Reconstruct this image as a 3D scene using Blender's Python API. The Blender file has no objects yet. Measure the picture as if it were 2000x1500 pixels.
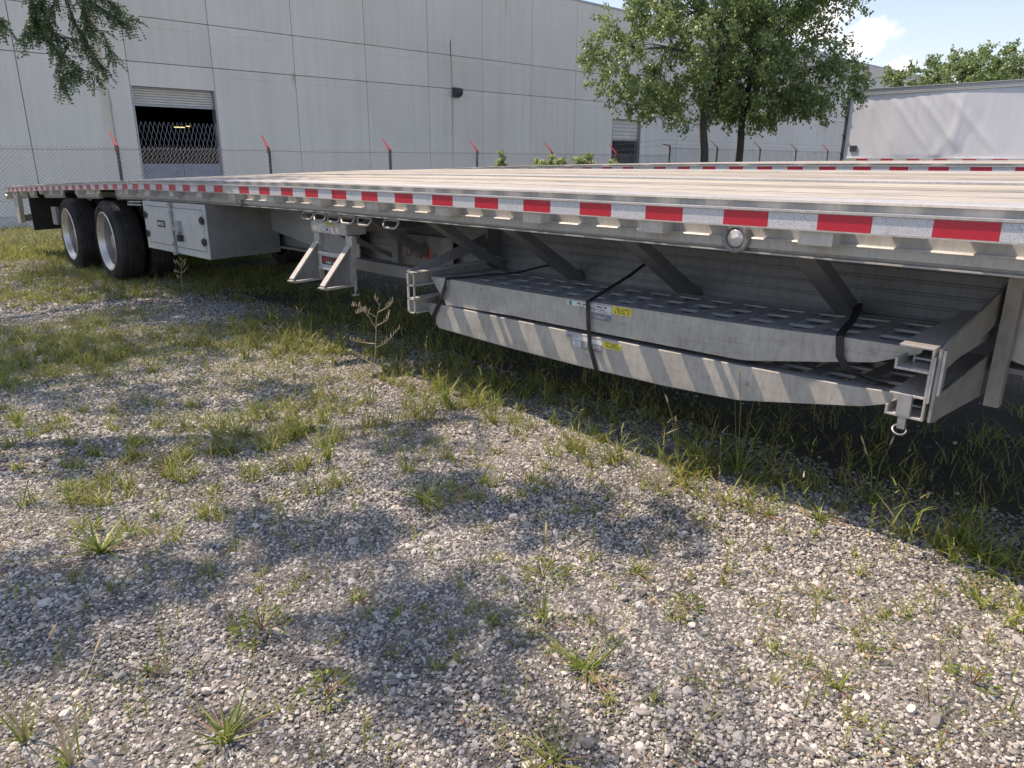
import bpy, bmesh, math, random
import numpy as np
from mathutils import Vector, Matrix
rnd = random.Random(7)
rng = np.random.default_rng(11)
R = math.radians
sc = bpy.context.scene
COL = sc.collection

# ------------------------------------------------------------------ camera
H = 1.25
FPX = 1409.2
YAW, PITCH, ROLL = R(43.304), R(17.304), R(-0.295)
def cam_axes():
    fw = Vector((math.sin(YAW)*math.cos(PITCH), math.cos(YAW)*math.cos(PITCH), -math.sin(PITCH)))
    r = Vector((math.cos(YAW), -math.sin(YAW), 0.0))
    d = fw.cross(r)
    if d.z > 0: d = -d
    return r*math.cos(ROLL)+d*math.sin(ROLL), -r*math.sin(ROLL)+d*math.cos(ROLL), fw
cr, cd, cf = cam_axes()
cam = bpy.data.cameras.new('camera'); camo = bpy.data.objects.new('camera', cam); COL.objects.link(camo)
cam.sensor_fit = 'HORIZONTAL'; cam.sensor_width = 36.0; cam.lens = 36*FPX/2000
cam.clip_start = 0.05; cam.clip_end = 3000
m = Matrix.Identity(4)
for i in range(3):
    m[i][0] = cr[i]; m[i][1] = -cd[i]; m[i][2] = -cf[i]
m[2][3] = H
camo.matrix_world = m
sc.camera = camo

# ------------------------------------------------------------------ light
TRAVEL = Vector((0.2, -0.6, -1.0)).normalized()
sun = bpy.data.lights.new('sun', 'SUN'); sun.energy = 4.2; sun.angle = R(0.53); sun.color = (1.0, 0.95, 0.87)
suno = bpy.data.objects.new('sun', sun); COL.objects.link(suno)
suno.rotation_euler = TRAVEL.to_track_quat('-Z', 'Y').to_euler(); suno.location = (-5, 15, 30)
w = bpy.data.worlds.new('World'); sc.world = w; w.use_nodes = True
nt = w.node_tree; N = nt.nodes; L = nt.links; N.clear()
out = N.new('ShaderNodeOutputWorld'); bg = N.new('ShaderNodeBackground')
sky = N.new('ShaderNodeTexSky'); sky.sky_type = 'NISHITA'; sky.sun_disc = False
sky.sun_elevation = math.asin(-TRAVEL.z); sky.sun_rotation = math.atan2(-TRAVEL.x, -TRAVEL.y)
sky.air_density = 1.0; sky.dust_density = 0.7; sky.ozone_density = 1.6
tc = N.new('ShaderNodeTexCoord')
# soft cumulus clouds: a few lumpy patches round the sky, shaped by noise over the view direction
nz = N.new('ShaderNodeTexNoise'); nz.inputs['Scale'].default_value = 9.0; nz.inputs['Detail'].default_value = 8; nz.inputs['Roughness'].default_value = 0.6
L.new(tc.outputs['Generated'], nz.inputs[0])
def wm(op, a, b=None, c=None):
    x = N.new('ShaderNodeMath'); x.operation = op
    for i_, v_ in enumerate((a, b, c)):
        if v_ is None: continue
        if isinstance(v_, (int, float)): x.inputs[i_].default_value = v_
        else: L.new(v_, x.inputs[i_])
    return x.outputs[0]
mask = None
for (dx, dy, dz, ra, fl) in ((.915,.380,.133,.052,1.8),(.885,.432,.150,.06,1.6),(.930,.345,.104,.030,1.8),(.968,.232,.098,.030,1.6),(.955,.278,.060,.040,2.5),(.99,.05,.16,.09,2.0),(.8,-.5,.25,.15,2.0),(.3,-.9,.3,.2,1.8),(-.6,-.7,.3,.18,2),(-.9,.2,.35,.2,1.8),(-.5,.8,.4,.16,1.6),(.1,.95,.45,.14,1.6),(.55,.75,.5,.16,1.6),(.2,-.3,.93,.22,1.0)):
    v_ = N.new('ShaderNodeVectorMath'); v_.operation = 'SUBTRACT'; L.new(tc.outputs['Generated'], v_.inputs[0]); d_ = Vector((dx,dy,dz)).normalized(); v_.inputs[1].default_value = d_
    m_ = N.new('ShaderNodeVectorMath'); m_.operation = 'MULTIPLY'; L.new(v_.outputs[0], m_.inputs[0]); m_.inputs[1].default_value = (1,1,fl)
    l_ = N.new('ShaderNodeVectorMath'); l_.operation = 'LENGTH'; L.new(m_.outputs[0], l_.inputs[0])
    f_ = wm('SUBTRACT', 1.0, wm('DIVIDE', l_.outputs['Value'], ra))
    mask = f_ if mask is None else wm('MAXIMUM', mask, f_)
mk = wm('ADD', wm('MAXIMUM', mask, -1.2), wm('MULTIPLY', wm('SUBTRACT', nz.outputs[0], .52), 2.6))
sm = N.new('ShaderNodeMapRange'); sm.interpolation_type = 'SMOOTHSTEP'; L.new(mk, sm.inputs[0]); sm.inputs[1].default_value = .12; sm.inputs[2].default_value = .55; sm.inputs[3].default_value = 0; sm.inputs[4].default_value = .93
mx = N.new('ShaderNodeMixRGB'); mx.inputs[2].default_value = (6.9, 7.6, 8.9, 1)
pale = N.new('ShaderNodeMixRGB'); pale.inputs[0].default_value = 0.18; pale.inputs[2].default_value = (2.9, 4.9, 9.2, 1)
L.new(sky.outputs[0], pale.inputs[1]); L.new(pale.outputs[0], mx.inputs[1]); L.new(sm.outputs[0], mx.inputs[0])
L.new(mx.outputs[0], bg.inputs[0]); bg.inputs[1].default_value = 0.148
L.new(bg.outputs[0], out.inputs[0])
sc.view_settings.view_transform = 'Standard'; sc.view_settings.look = 'None'
sc.view_settings.exposure = 0.48; sc.view_settings.use_white_balance = True; sc.view_settings.white_balance_temperature = 8000; sc.view_settings.white_balance_tint = 20; sc.view_settings.gamma = 1.0; sc.view_settings.use_curve_mapping = False

# ------------------------------------------------------------------ materials
def mat(name, color=(.5,.5,.5), rough=.6, metal=0.0, spec=.5):
    ma = bpy.data.materials.new(name); ma.use_nodes = True
    b = ma.node_tree.nodes['Principled BSDF']
    b.inputs['Base Color'].default_value = (*color, 1); b.inputs['Roughness'].default_value = rough
    b.inputs['Metallic'].default_value = metal; b.inputs['Specular IOR Level'].default_value = spec
    return ma, ma.node_tree.nodes, ma.node_tree.links, b
def ramp(n, stops):
    r = n.new('ShaderNodeValToRGB'); e = r.color_ramp.elements
    while len(e) < len(stops): e.new(0.5)
    for i, (p, c) in enumerate(stops):
        e[i].position = p; e[i].color = (*c, 1) if len(c) == 3 else c
    return r
def coords(n, l, scale=(1,1,1), obj=False, loc=(0,0,0)):
    mpn = n.new('ShaderNodeMapping'); mpn.inputs['Scale'].default_value = scale; mpn.inputs['Location'].default_value = loc
    if obj:
        t = n.new('ShaderNodeTexCoord'); l.new(t.outputs['Object'], mpn.inputs[0])
    else:
        g = n.new('ShaderNodeNewGeometry'); l.new(g.outputs['Position'], mpn.inputs[0])
    return mpn
def noise(n, l, c, scale, detail=4, rough=.55):
    x = n.new('ShaderNodeTexNoise'); x.inputs['Scale'].default_value = scale
    x.inputs['Detail'].default_value = detail; x.inputs['Roughness'].default_value = rough
    l.new(c.outputs[0], x.inputs['Vector']); return x
def mix(n, l, a, b, f, mode='MIX'):
    x = n.new('ShaderNodeMixRGB'); x.blend_type = mode
    for i, v in ((1, a), (2, b)):
        if isinstance(v, tuple): x.inputs[i].default_value = (*v, 1)
        else: l.new(v, x.inputs[i])
    if isinstance(f, (int, float)): x.inputs[0].default_value = f
    else: l.new(f, x.inputs[0])
    return x
def bump(n, l, b, h, strength=.3, dist=.01):
    x = n.new('ShaderNodeBump'); x.inputs['Strength'].default_value = strength; x.inputs['Distance'].default_value = dist
    l.new(h, x.inputs['Height']); l.new(x.outputs[0], b.inputs['Normal'])

def aluminium(name, c0, c1, rough=.45, metal=.6, sc1=6, stretch=(1,.35,1), spots=0.0):
    ma, n, l, b = mat(name, c0, rough, metal)
    c = coords(n, l, stretch); a = noise(n, l, c, sc1, 6, .62)
    r = ramp(n, [(.3, c0), (.7, c1)]); l.new(a.outputs[0], r.inputs[0])
    col = r.outputs[0]
    c2 = coords(n, l, (1, 1, .25)); s = noise(n, l, c2, 55, 4, .7)
    r2 = ramp(n, [(.38, (.72,.71,.68)), (.56, (1,1,1))]); l.new(s.outputs[0], r2.inputs[0])
    col = mix(n, l, col, r2.outputs[0], .55, 'MULTIPLY').outputs[0]
    if spots:
        c3 = coords(n, l, (1,1,1)); s3 = noise(n, l, c3, 14, 8, .75)
        r3 = ramp(n, [(.60, (1,1,1)), (.70, (.35,.34,.32))]); l.new(s3.outputs[0], r3.inputs[0])
        col = mix(n, l, col, r3.outputs[0], spots, 'MULTIPLY').outputs[0]
        c4 = coords(n, l, (1.5, .12, 6)); s4 = noise(n, l, c4, 30, 3, .6)
        r4 = ramp(n, [(.62, (1,1,1)), (.68, (.62,.61,.58))]); l.new(s4.outputs[0], r4.inputs[0])
        col = mix(n, l, col, r4.outputs[0], spots*.8, 'MULTIPLY').outputs[0]
    l.new(col, b.inputs['Base Color'])
    rr = ramp(n, [(.3, (rough-.1,)*3), (.7, (min(1, rough+.15),)*3)]); l.new(a.outputs[0], rr.inputs[0]); l.new(rr.outputs[0], b.inputs['Roughness'])
    bump(n, l, b, s.outputs[0], .12, .002)
    return ma
M_ALU = aluminium('weathered_aluminium', (.50,.495,.475), (.62,.615,.595), .42, .45)
M_RAIL = aluminium('rail_aluminium', (.40,.395,.37), (.50,.495,.47), .50, .10, 3, (1,.35,1), .30)
M_RAMP = aluminium('ramp_aluminium', (.34,.335,.305), (.50,.49,.45), .55, .05, 9, (1,.6,1), .75)
M_GRATE = aluminium('grate_aluminium', (.30,.305,.315), (.42,.425,.435), .5, .3, 9)
M_DARKFRAME = aluminium('frame_aluminium', (.21,.215,.22), (.31,.315,.32), .55, .2, 4)
M_BOX = aluminium('cabinet_aluminium', (.50,.525,.53), (.57,.595,.60), .38, .1, 2)
M_BRACE = aluminium('brace_aluminium', (.15,.155,.16), (.23,.235,.24), .6, .2, 5)
M_HANG = aluminium('hanger_aluminium', (.32,.315,.30), (.44,.435,.41), .5, .2, 12, (1,1,1), .4)
M_POLISH = aluminium('polished_aluminium', (.55,.54,.51), (.68,.67,.64), .36, .8, 5)
def simple(name, c, rough=.6, metal=0., var=.25, scale=20):
    ma, n, l, b = mat(name, c, rough, metal)
    cc = coords(n, l); a = noise(n, l, cc, scale, 5)
    d = tuple(v*(1-var) for v in c); u = tuple(min(1, v*(1+var)) for v in c)
    r = ramp(n, [(.35, d), (.65, u)]); l.new(a.outputs[0], r.inputs[0]); l.new(r.outputs[0], b.inputs['Base Color'])
    bump(n, l, b, a.outputs[0], .15, .003)
    return ma
M_RUBBER = simple('tyre_rubber', (.036,.033,.031), .85, 0, .5, 6)
M_BLACK = simple('black_rubber', (.018,.018,.02), .6, 0, .3)
M_STEEL = simple('dark_steel', (.05,.052,.055), .6, .5, .4)
M_GALV = simple('galvanised_steel', (.38,.39,.40), .45, .6, .2)
M_POST = simple('weathered_fence_post', (.13,.13,.135), .6, .4, .35)
M_WIRE = simple('fence_wire', (.20,.205,.21), .55, .3, .2)
M_REDPAINT = simple('red_painted_arm', (.42,.03,.03), .5, 0, .3)
M_REDDARK = simple('faded_red_arm', (.16,.05,.045), .6, 0, .4)
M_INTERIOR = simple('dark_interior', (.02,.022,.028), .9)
M_DARKGREY = simple('dark_grey_plastic', (.05,.055,.065), .6)
M_DOORPAINT = simple('beige_door_paint', (.68,.64,.57), .55, 0, .07, 3)
M_PLATEGREY = simple('grey_gate_panel', (.23,.26,.33), .5, 0, .15, 3)
M_YELLOWST = simple('yellow_sticker', (.68,.60,.07), .5, 0, .2, 60)
M_WHITEST = simple('white_sticker', (.66,.68,.68), .5, 0, .12, 60)
M_GREYST = simple('grey_sticker', (.24,.24,.25), .5, 0, .3, 70)
M_BLUEST = simple('blue_print', (.10,.24,.42), .5)
M_TEALST = simple('teal_print', (.06,.30,.30), .5)
M_REDST = simple('red_print', (.50,.05,.04), .5)
M_INK = simple('black_print', (.03,.03,.03), .5)
M_SIGNPLATE = simple('sign_plate', (.25,.235,.225), .6, 0, .2, 10)

def tape(name, c, cell):
    ma, n, l, b = mat(name, c, .35)
    cc = coords(n, l, (1,1,1)); v = n.new('ShaderNodeTexVoronoi'); v.inputs['Scale'].default_value = 210; v.feature = 'DISTANCE_TO_EDGE'
    l.new(cc.outputs[0], v.inputs['Vector'])
    r = ramp(n, [(.02, tuple(x*cell for x in c)), (.14, c)]); l.new(v.outputs[0], r.inputs[0])
    a = noise(n, l, cc, 26, 7, .75)
    r2 = ramp(n, [(.26, (.45,.45,.45)), (.42, (1,1,1))]); l.new(a.outputs[0], r2.inputs[0])
    q = mix(n, l, r.outputs[0], r2.outputs[0], .8, 'MULTIPLY')
    # chipped patches show the bare rail
    a2 = noise(n, l, coords(n, l, (1,1,1), loc=(3,7,1)), 16, 6, .65)
    r3 = ramp(n, [(.69, (0,0,0)), (.70, (1,1,1))]); l.new(a2.outputs[0], r3.inputs[0])
    q2 = mix(n, l, q.outputs[0], (.10,.09,.09), r3.outputs[0])
    l.new(q2.outputs[0], b.inputs['Base Color'])
    b.inputs['Coat Weight'].default_value = .3
    return ma
M_TRED = tape('red_reflective_tape', (.60,.02,.045), .75)
M_TWHITE = tape('white_reflective_tape', (.66,.69,.72), .55)

def wood():
    ma, n, l, b = mat('bleached_deck_wood', (.6,.55,.42), .75)
    c = coords(n, l, (14, .9, 14)); a = noise(n, l, c, 3.0, 8, .7)
    oi = n.new('ShaderNodeObjectInfo')
    r = ramp(n, [(.32, (.16,.148,.13)), (.42, (.36,.345,.315)), (.56, (.53,.505,.45)), (.72,(.34,.335,.32))]); l.new(a.outputs[0], r.inputs[0])
    t = ramp(n, [(0,(.66,.64,.61)), (.35,(1,.97,.88)), (.7,(.84,.83,.80)), (1,(.98,.98,.96))]); l.new(oi.outputs['Random'], t.inputs[0])
    q = mix(n, l, r.outputs[0], t.outputs[0], 1, 'MULTIPLY')
    k = noise(n, l, coords(n, l, (4, 1.2, 4)), 2.2, 3)
    r2 = ramp(n, [(.3,(.8,.8,.8)), (.6,(1,1,1))]); l.new(k.outputs[0], r2.inputs[0])
    q = mix(n, l, q.outputs[0], r2.outputs[0], 1, 'MULTIPLY')
    l.new(q.outputs[0], b.inputs['Base Color']); bump(n, l, b, a.outputs[0], .5, .004)
    return ma
M_WOOD = wood()

def concrete():
    ma, n, l, b = mat('painted_tilt_up_concrete', (.5,.49,.47), .85)
    oi = n.new('ShaderNodeObjectInfo')
    a = noise(n, l, coords(n, l, (1,1,1)), .45, 5, .55)
    r = ramp(n, [(.3,(.79,.735,.64)), (.7,(.85,.80,.71))]); l.new(a.outputs[0], r.inputs[0])
    s = noise(n, l, coords(n, l, (2.6,1,.10)), 1.6, 5, .6)       # rain streaks
    r2 = ramp(n, [(.30,(.90,.90,.89)), (.6,(1,1,1))]); l.new(s.outputs[0], r2.inputs[0])
    q = mix(n, l, r.outputs[0], r2.outputs[0], .8, 'MULTIPLY')
    t = ramp(n, [(0,(.93,.93,.93)), (1,(1.0,1.0,1.0))]); l.new(oi.outputs['Random'], t.inputs[0])
    q = mix(n, l, q.outputs[0], t.outputs[0], 1, 'MULTIPLY')
    g = n.new('ShaderNodeNewGeometry'); sx = n.new('ShaderNodeSeparateXYZ'); l.new(g.outputs['Position'], sx.inputs[0])
    def math_(op, a_, b_=None, c_=None):
        x = n.new('ShaderNodeMath'); x.operation = op; x.use_clamp = False
        for i, v in enumerate((a_, b_, c_)):
            if v is None: continue
            if isinstance(v, (int, float)): x.inputs[i].default_value = v
            else: l.new(v, x.inputs[i])
        return x.outputs[0]
    wob = noise(n, l, coords(n, l, (.01,.01,1)), 1.5, 3)
    col = q.outputs[0]
    # rust and tan weep marks: (x, half width, z top, z bottom, colour, strength)
    for x0, hw, zt, zb, cc, st in ((21.1,.045,6.15,4.75,(.13,.08,.035),.95), (21.12,.075,5.2,-.5,(.42,.34,.17),.62),
                                   (7.27,.17,5.7,1.2,(.56,.44,.26),.6), (7.25,.05,6.4,4.6,(.50,.22,.08),.75),
                                   (13.72,.09,4.25,3.75,(.42,.33,.12),.6), (24.3,.06,8.5,7.1,(.4,.3,.15),.5), (7.42,.025,3.2,1.0,(.5,.36,.2),.5)):
        xx = math_('ADD', sx.outputs[0], math_('MULTIPLY', math_('SUBTRACT', wob.outputs[0], .5), .12))
        d = math_('ABSOLUTE', math_('SUBTRACT', xx, x0))
        fx = n.new('ShaderNodeMapRange'); fx.interpolation_type='SMOOTHSTEP'; l.new(d, fx.inputs[0]); fx.inputs[1].default_value = hw; fx.inputs[2].default_value = hw*.35; fx.inputs[3].default_value=0; fx.inputs[4].default_value=1
        fz = n.new('ShaderNodeMapRange'); l.new(sx.outputs[2], fz.inputs[0]); fz.inputs[1].default_value = zt; fz.inputs[2].default_value = zt-.15; fz.inputs[3].default_value=0; fz.inputs[4].default_value=1
        fz2 = n.new('ShaderNodeMapRange'); l.new(sx.outputs[2], fz2.inputs[0]); fz2.inputs[1].default_value = zb; fz2.inputs[2].default_value = zb+(zt-zb)*.6; fz2.inputs[3].default_value=0; fz2.inputs[4].default_value=1
        f = math_('MULTIPLY', math_('MULTIPLY', fx.outputs[0], fz.outputs[0]), math_('MULTIPLY', fz2.outputs[0], st))
        col = mix(n, l, col, cc, f).outputs[0]
    l.new(col, b.inputs['Base Color'])
    fine = noise(n, l, coords(n, l), 30, 4); bump(n, l, b, fine.outputs[0], .15, .01)
    return ma
M_CONC = concrete()
M_JOINT = simple('joint_sealant', (.26,.24,.21), .9, 0, .2, 4)

def van_skin():
    ma, n, l, b = mat('white_van_skin', (.62,.66,.70), .45, .0)
    a = noise(n, l, coords(n, l, (1,1,.3), loc=(0,2,0)), 1.0, 4)
    r = ramp(n, [(.3,(.70,.74,.79)), (.7,(.78,.81,.84))]); l.new(a.outputs[0], r.inputs[0]); l.new(r.outputs[0], b.inputs['Base Color'])
    c = n.new('ShaderNodeMapping'); g = n.new('ShaderNodeNewGeometry'); l.new(g.outputs['Position'], c.inputs[0])
    c.inputs['Rotation'].default_value = (R(22),0,0); c.inputs['Scale'].default_value = (1, 1.6, .16)
    w1 = noise(n, l, c, 1.1, 3, .5); bump(n, l, b, w1.outputs[0], .25, .10)
    return ma
M_VAN = van_skin()

def ground_mat():
    ma, n, l, b = mat('gravel_ground', (.3,.29,.27), .95)
    c = coords(n, l)
    def stones(scale):
        v = n.new('ShaderNodeTexVoronoi'); v.inputs['Scale'].default_value = scale; l.new(c.outputs[0], v.inputs['Vector'])
        e = n.new('ShaderNodeTexVoronoi'); e.inputs['Scale'].default_value = scale; e.feature='DISTANCE_TO_EDGE'; l.new(c.outputs[0], e.inputs['Vector'])
        bw = n.new('ShaderNodeRGBToBW'); l.new(v.outputs['Color'], bw.inputs[0])
        r = ramp(n, [(.15,(.11,.105,.098)), (.45,(.22,.212,.195)), (.7,(.34,.325,.295)), (.95,(.48,.46,.42))]); l.new(bw.outputs[0], r.inputs[0])
        er = ramp(n, [(.0,(.12,.12,.12)), (.10,(1,1,1))]); l.new(e.outputs[0], er.inputs[0])
        return mix(n, l, r.outputs[0], er.outputs[0], 1, 'MULTIPLY'), e
    s1, e1 = stones(150)
    s2, e2 = stones(75)
    q = mix(n, l, s1.outputs[0], s2.outputs[0], .4)
    a = noise(n, l, c, 1.1, 6, .6); r = ramp(n, [(.42,(1,1,1)), (.62,(.68,.64,.56))]); l.new(a.outputs[0], r.inputs[0])
    q = mix(n, l, q.outputs[0], r.outputs[0], .85, 'MULTIPLY')
    # beyond the yard stones: grassy soil
    g = n.new('ShaderNodeNewGeometry'); sx = n.new('ShaderNodeSeparateXYZ'); l.new(g.outputs['Position'], sx.inputs[0])
    f = n.new('ShaderNodeMapRange'); l.new(sx.outputs[1], f.inputs[0]); f.inputs[1].default_value = 11; f.inputs[2].default_value = 14.5
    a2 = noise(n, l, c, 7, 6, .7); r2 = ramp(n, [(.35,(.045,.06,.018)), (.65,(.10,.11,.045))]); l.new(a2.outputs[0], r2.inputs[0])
    q = mix(n, l, q.outputs[0], r2.outputs[0], f.outputs[0])
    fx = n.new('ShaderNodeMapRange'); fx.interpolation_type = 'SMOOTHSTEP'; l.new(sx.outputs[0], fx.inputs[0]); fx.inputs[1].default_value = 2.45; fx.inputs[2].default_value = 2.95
    q = mix(n, l, q.outputs[0], mix(n, l, (.055,.048,.036), (.10,.09,.065), a2.outputs[0]).outputs[0], fx.outputs[0])  # darker soil under the trailers, deepening their shade through the colour
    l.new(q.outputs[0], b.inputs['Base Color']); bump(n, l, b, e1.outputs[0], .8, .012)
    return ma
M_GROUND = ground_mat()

def gravel_mat():
    ma, n, l, b = mat('limestone_gravel', (.4,.4,.4), .9)
    oi = n.new('ShaderNodeObjectInfo')
    r = ramp(n, [(.0,(.12,.115,.11)), (.28,(.24,.23,.215)), (.58,(.39,.375,.345)), (.82,(.52,.50,.455)), (.955,(.70,.67,.60)), (.985,(.46,.39,.27)), (1,(.34,.25,.18))])
    l.new(oi.outputs['Random'], r.inputs[0])
    a = noise(n, l, coords(n, l), 160, 4, .7); r2 = ramp(n, [(.3,(.72,.72,.72)), (.62,(1.0,1.0,1.0))]); l.new(a.outputs[0], r2.inputs[0])
    q = mix(n, l, r.outputs[0], r2.outputs[0], 1, 'MULTIPLY'); l.new(q.outputs[0], b.inputs['Base Color'])
    bump(n, l, b, a.outputs[0], .35, .002)
    return ma
M_GRAVEL = gravel_mat()

def leafy(name, stops, trans=.25, rough=.5):
    ma, n, l, b = mat(name, stops[0][1], rough)
    g = n.new('ShaderNodeNewGeometry'); r = ramp(n, stops); l.new(g.outputs['Random Per Island'], r.inputs[0])
    l.new(r.outputs[0], b.inputs['Base Color'])
    t = n.new('ShaderNodeBsdfTranslucent'); br = mix(n, l, r.outputs[0], (1.0,1.0,.45), .35, 'MULTIPLY')
    gg = n.new('ShaderNodeGamma'); gg.inputs[1].default_value = .75; l.new(r.outputs[0], gg.inputs[0]); l.new(gg.outputs[0], t.inputs[0])
    ms = n.new('ShaderNodeMixShader'); ms.inputs[0].default_value = trans
    o = n['Material Output']; l.new(b.outputs[0], ms.inputs[1]); l.new(t.outputs[0], ms.inputs[2]); l.new(ms.outputs[0], o.inputs[0])
    return ma
M_LEAF = leafy('broad_leaf_foliage', [(0,(.10,.18,.06)), (.55,(.18,.27,.09)), (.85,(.26,.34,.12)), (1,(.37,.42,.18))], .4, .4)
M_LOCUST = leafy('locust_foliage', [(0,(.05,.09,.04)), (.8,(.09,.15,.065)), (1,(.20,.28,.08))], .3, .5)
M_WEEDLEAF = leafy('pale_weed_leaf', [(0,(.24,.32,.13)), (1,(.44,.50,.24))], .3, .55)
M_GRASS = leafy('weedy_grass', [(0,(.10,.145,.028)), (.45,(.21,.27,.05)), (.76,(.34,.36,.08)), (.9,(.42,.37,.16)), (1,(.34,.19,.10))], .38, .5)
M_CRAB = leafy('crabgrass_blade', [(0,(.12,.18,.035)), (.6,(.22,.29,.05)), (1,(.34,.34,.10))], .35, .45)
M_COVER = leafy('ground_cover_leaf', [(0,(.10,.16,.04)), (.55,(.22,.27,.07)), (.78,(.30,.22,.10)), (1,(.45,.18,.13))], .15, .6)
M_DRY = leafy('dry_stem', [(0,(.48,.36,.22)), (1,(.66,.54,.36))], .1, .8)
M_STEMRED = leafy('reddish_stem', [(0,(.26,.12,.09)), (1,(.34,.22,.14))], .1, .7)
M_BARK = simple('tree_bark', (.075,.065,.055), .95, 0, .4, 25)
def glass_lamp():
    ma, n, l, b = mat('marker_lamp_lens', (.62,.63,.64), .12, .35)
    v = n.new('ShaderNodeTexVoronoi'); v.inputs['Scale'].default_value = 90; l.new(coords(n, l).outputs[0], v.inputs['Vector'])
    bump(n, l, b, v.outputs[0], .5, .004); b.inputs['Coat Weight'].default_value = 1.0
    return ma
M_LENS = glass_lamp()
ma, n_, l_, b_ = mat('lit_strip_lamp', (1,1,.8)); b_.inputs['Emission Color'].default_value = (1,.9,.45,1); b_.inputs['Emission Strength'].default_value = 1.2
M_LIT = ma

# ------------------------------------------------------------------ mesh helpers
class MB:
    def __init__(s): s.v = []; s.f = []; s.mi = []
    def add(s, vs, fs, mi=0):
        o = len(s.v); s.v += [tuple(v) for v in vs]; s.f += [tuple(i+o for i in f) for f in fs]; s.mi += [mi]*len(fs); return s
    def box(s, x0, x1, y0, y1, z0, z1, mi=0):
        return s.add([(x0,y0,z0),(x1,y0,z0),(x1,y1,z0),(x0,y1,z0),(x0,y0,z1),(x1,y0,z1),(x1,y1,z1),(x0,y1,z1)],
            [(0,3,2,1),(4,5,6,7),(0,1,5,4),(1,2,6,5),(2,3,7,6),(3,0,4,7)], mi)
    def prism(s, poly, a0, a1, axis='y', mi=0, seg=1):
        """poly: 2-D points; extruded along axis. axis y: pts=(x,z); axis x: pts=(y,z); axis z: pts=(x,y)"""
        k = len(poly)
        def P(p, t): return {'y': (p[0], t, p[1]), 'x': (t, p[0], p[1]), 'z': (p[0], p[1], t)}[axis]
        vs = []; fs = []
        for j in range(seg+1):
            t = a0+(a1-a0)*j/seg; vs += [P(p, t) for p in poly]
        for j in range(seg):
            for i in range(k):
                i2 = (i+1) % k; fs.append((j*k+i, j*k+i2, (j+1)*k+i2, (j+1)*k+i))
        fs.append(tuple(range(k))[::-1]); fs.append(tuple(seg*k+i for i in range(k)))
        return s.add(vs, fs, mi)
    def tube(s, pts, r, n=6, mi=0, caps=True):
        pts = [Vector(p) for p in pts]; k = len(pts); rs = r if hasattr(r, '__len__') else [r]*k
        vs = []; fs = []; prev = None
        for i, p in enumerate(pts):
            t = (pts[min(i+1, k-1)]-pts[max(i-1, 0)])
            if t.length < 1e-9: t = Vector((0,0,1))
            t.normalize()
            u = t.cross(Vector((0,0,1))) if abs(t.z) < .95 else t.cross(Vector((0,1,0)))
            if prev is not None:
                u2 = prev - t*prev.dot(t)
                if u2.length > 1e-5: u = u2
            u.normalize(); prev = u; v = t.cross(u)
            for j in range(n):
                a = 2*math.pi*j/n; vs.append(p+(u*math.cos(a)+v*math.sin(a))*rs[i])
        for i in range(k-1):
            for j in range(n):
                j2 = (j+1) % n; fs.append((i*n+j, i*n+j2, (i+1)*n+j2, (i+1)*n+j))
        if caps: fs.append(tuple(range(n))[::-1]); fs.append(tuple((k-1)*n+j for j in range(n)))
        return s.add(vs, fs, mi)
    def lathe_x(s, prof, c, n=40, mi=0, close=True):
        """profile (x offset, radius) revolved about the X axis through c=(x,y,z)"""
        k = len(prof); vs = []; fs = []
        for j in range(n):
            a = 2*math.pi*j/n
            for (px, pr) in prof: vs.append((c[0]+px, c[1]+pr*math.cos(a), c[2]+pr*math.sin(a)))
        for j in range(n):
            j2 = (j+1) % n
            for i in range(k-1+(1 if close else 0)):
                i2 = (i+1) % k; fs.append((j*k+i, j2*k+i, j2*k+i2, j*k+i2))
        return s.add(vs, fs, mi)
    def torus(s, c, R0, r0, axis=(0,1,0), n=20, m_=6, mi=0):
        ax = Vector(axis).normalized(); u = ax.orthogonal().normalized(); v = ax.cross(u); c = Vector(c)
        pts = [c+(u*math.cos(2*math.pi*i/n)+v*math.sin(2*math.pi*i/n))*R0 for i in range(n+1)]
        return s.tube(pts, r0, m_, mi, False)
def link(name, me, parent=None, mats=None, smooth=False):
    o = bpy.data.objects.new(name, me); COL.objects.link(o)
    if parent is not None: o.parent = parent
    if mats:
        for x in (mats if isinstance(mats, (list, tuple)) else [mats]): me.materials.append(x)
    return o
def build(name, mb, mats, parent=None, T=None, smooth=False, bevel=0, fixn=True):
    me = bpy.data.meshes.new(name)
    v = [T(*p) for p in mb.v] if T else mb.v
    me.from_pydata(v, [], mb.f)
    ml = mats if isinstance(mats, (list, tuple)) else [mats]
    for x in ml: me.materials.append(x)
    if len(ml) > 1: me.polygons.foreach_set('material_index', mb.mi)
    if fixn:
        bm = bmesh.new(); bm.from_mesh(me); bmesh.ops.recalc_face_normals(bm, faces=bm.faces); bm.to_mesh(me); bm.free()
    if smooth:
        me.polygons.foreach_set('use_smooth', [True]*len(me.polygons))
        try: me.set_sharp_from_angle(angle=R(38))
        except Exception: pass
    me.update()
    o = bpy.data.objects.new(name, me); COL.objects.link(o)
    if parent is not None: o.parent = parent
    if bevel:
        md = o.modifiers.new('edge_bevel', 'BEVEL'); md.width = bevel; md.segments = 2; md.limit_method = 'ANGLE'; md.angle_limit = R(40)
    return o
def tag(o, label, cat, group=None, kind=None):
    if label: o['label'] = label
    if cat: o['category'] = cat
    if group: o['group'] = group
    if kind: o['kind'] = kind
    return o
def empty(name, label, cat, group=None, loc=(0,0,0)):
    o = bpy.data.objects.new(name, None); COL.objects.link(o); o.empty_display_size = .1
    return tag(o, label, cat, group)
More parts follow.
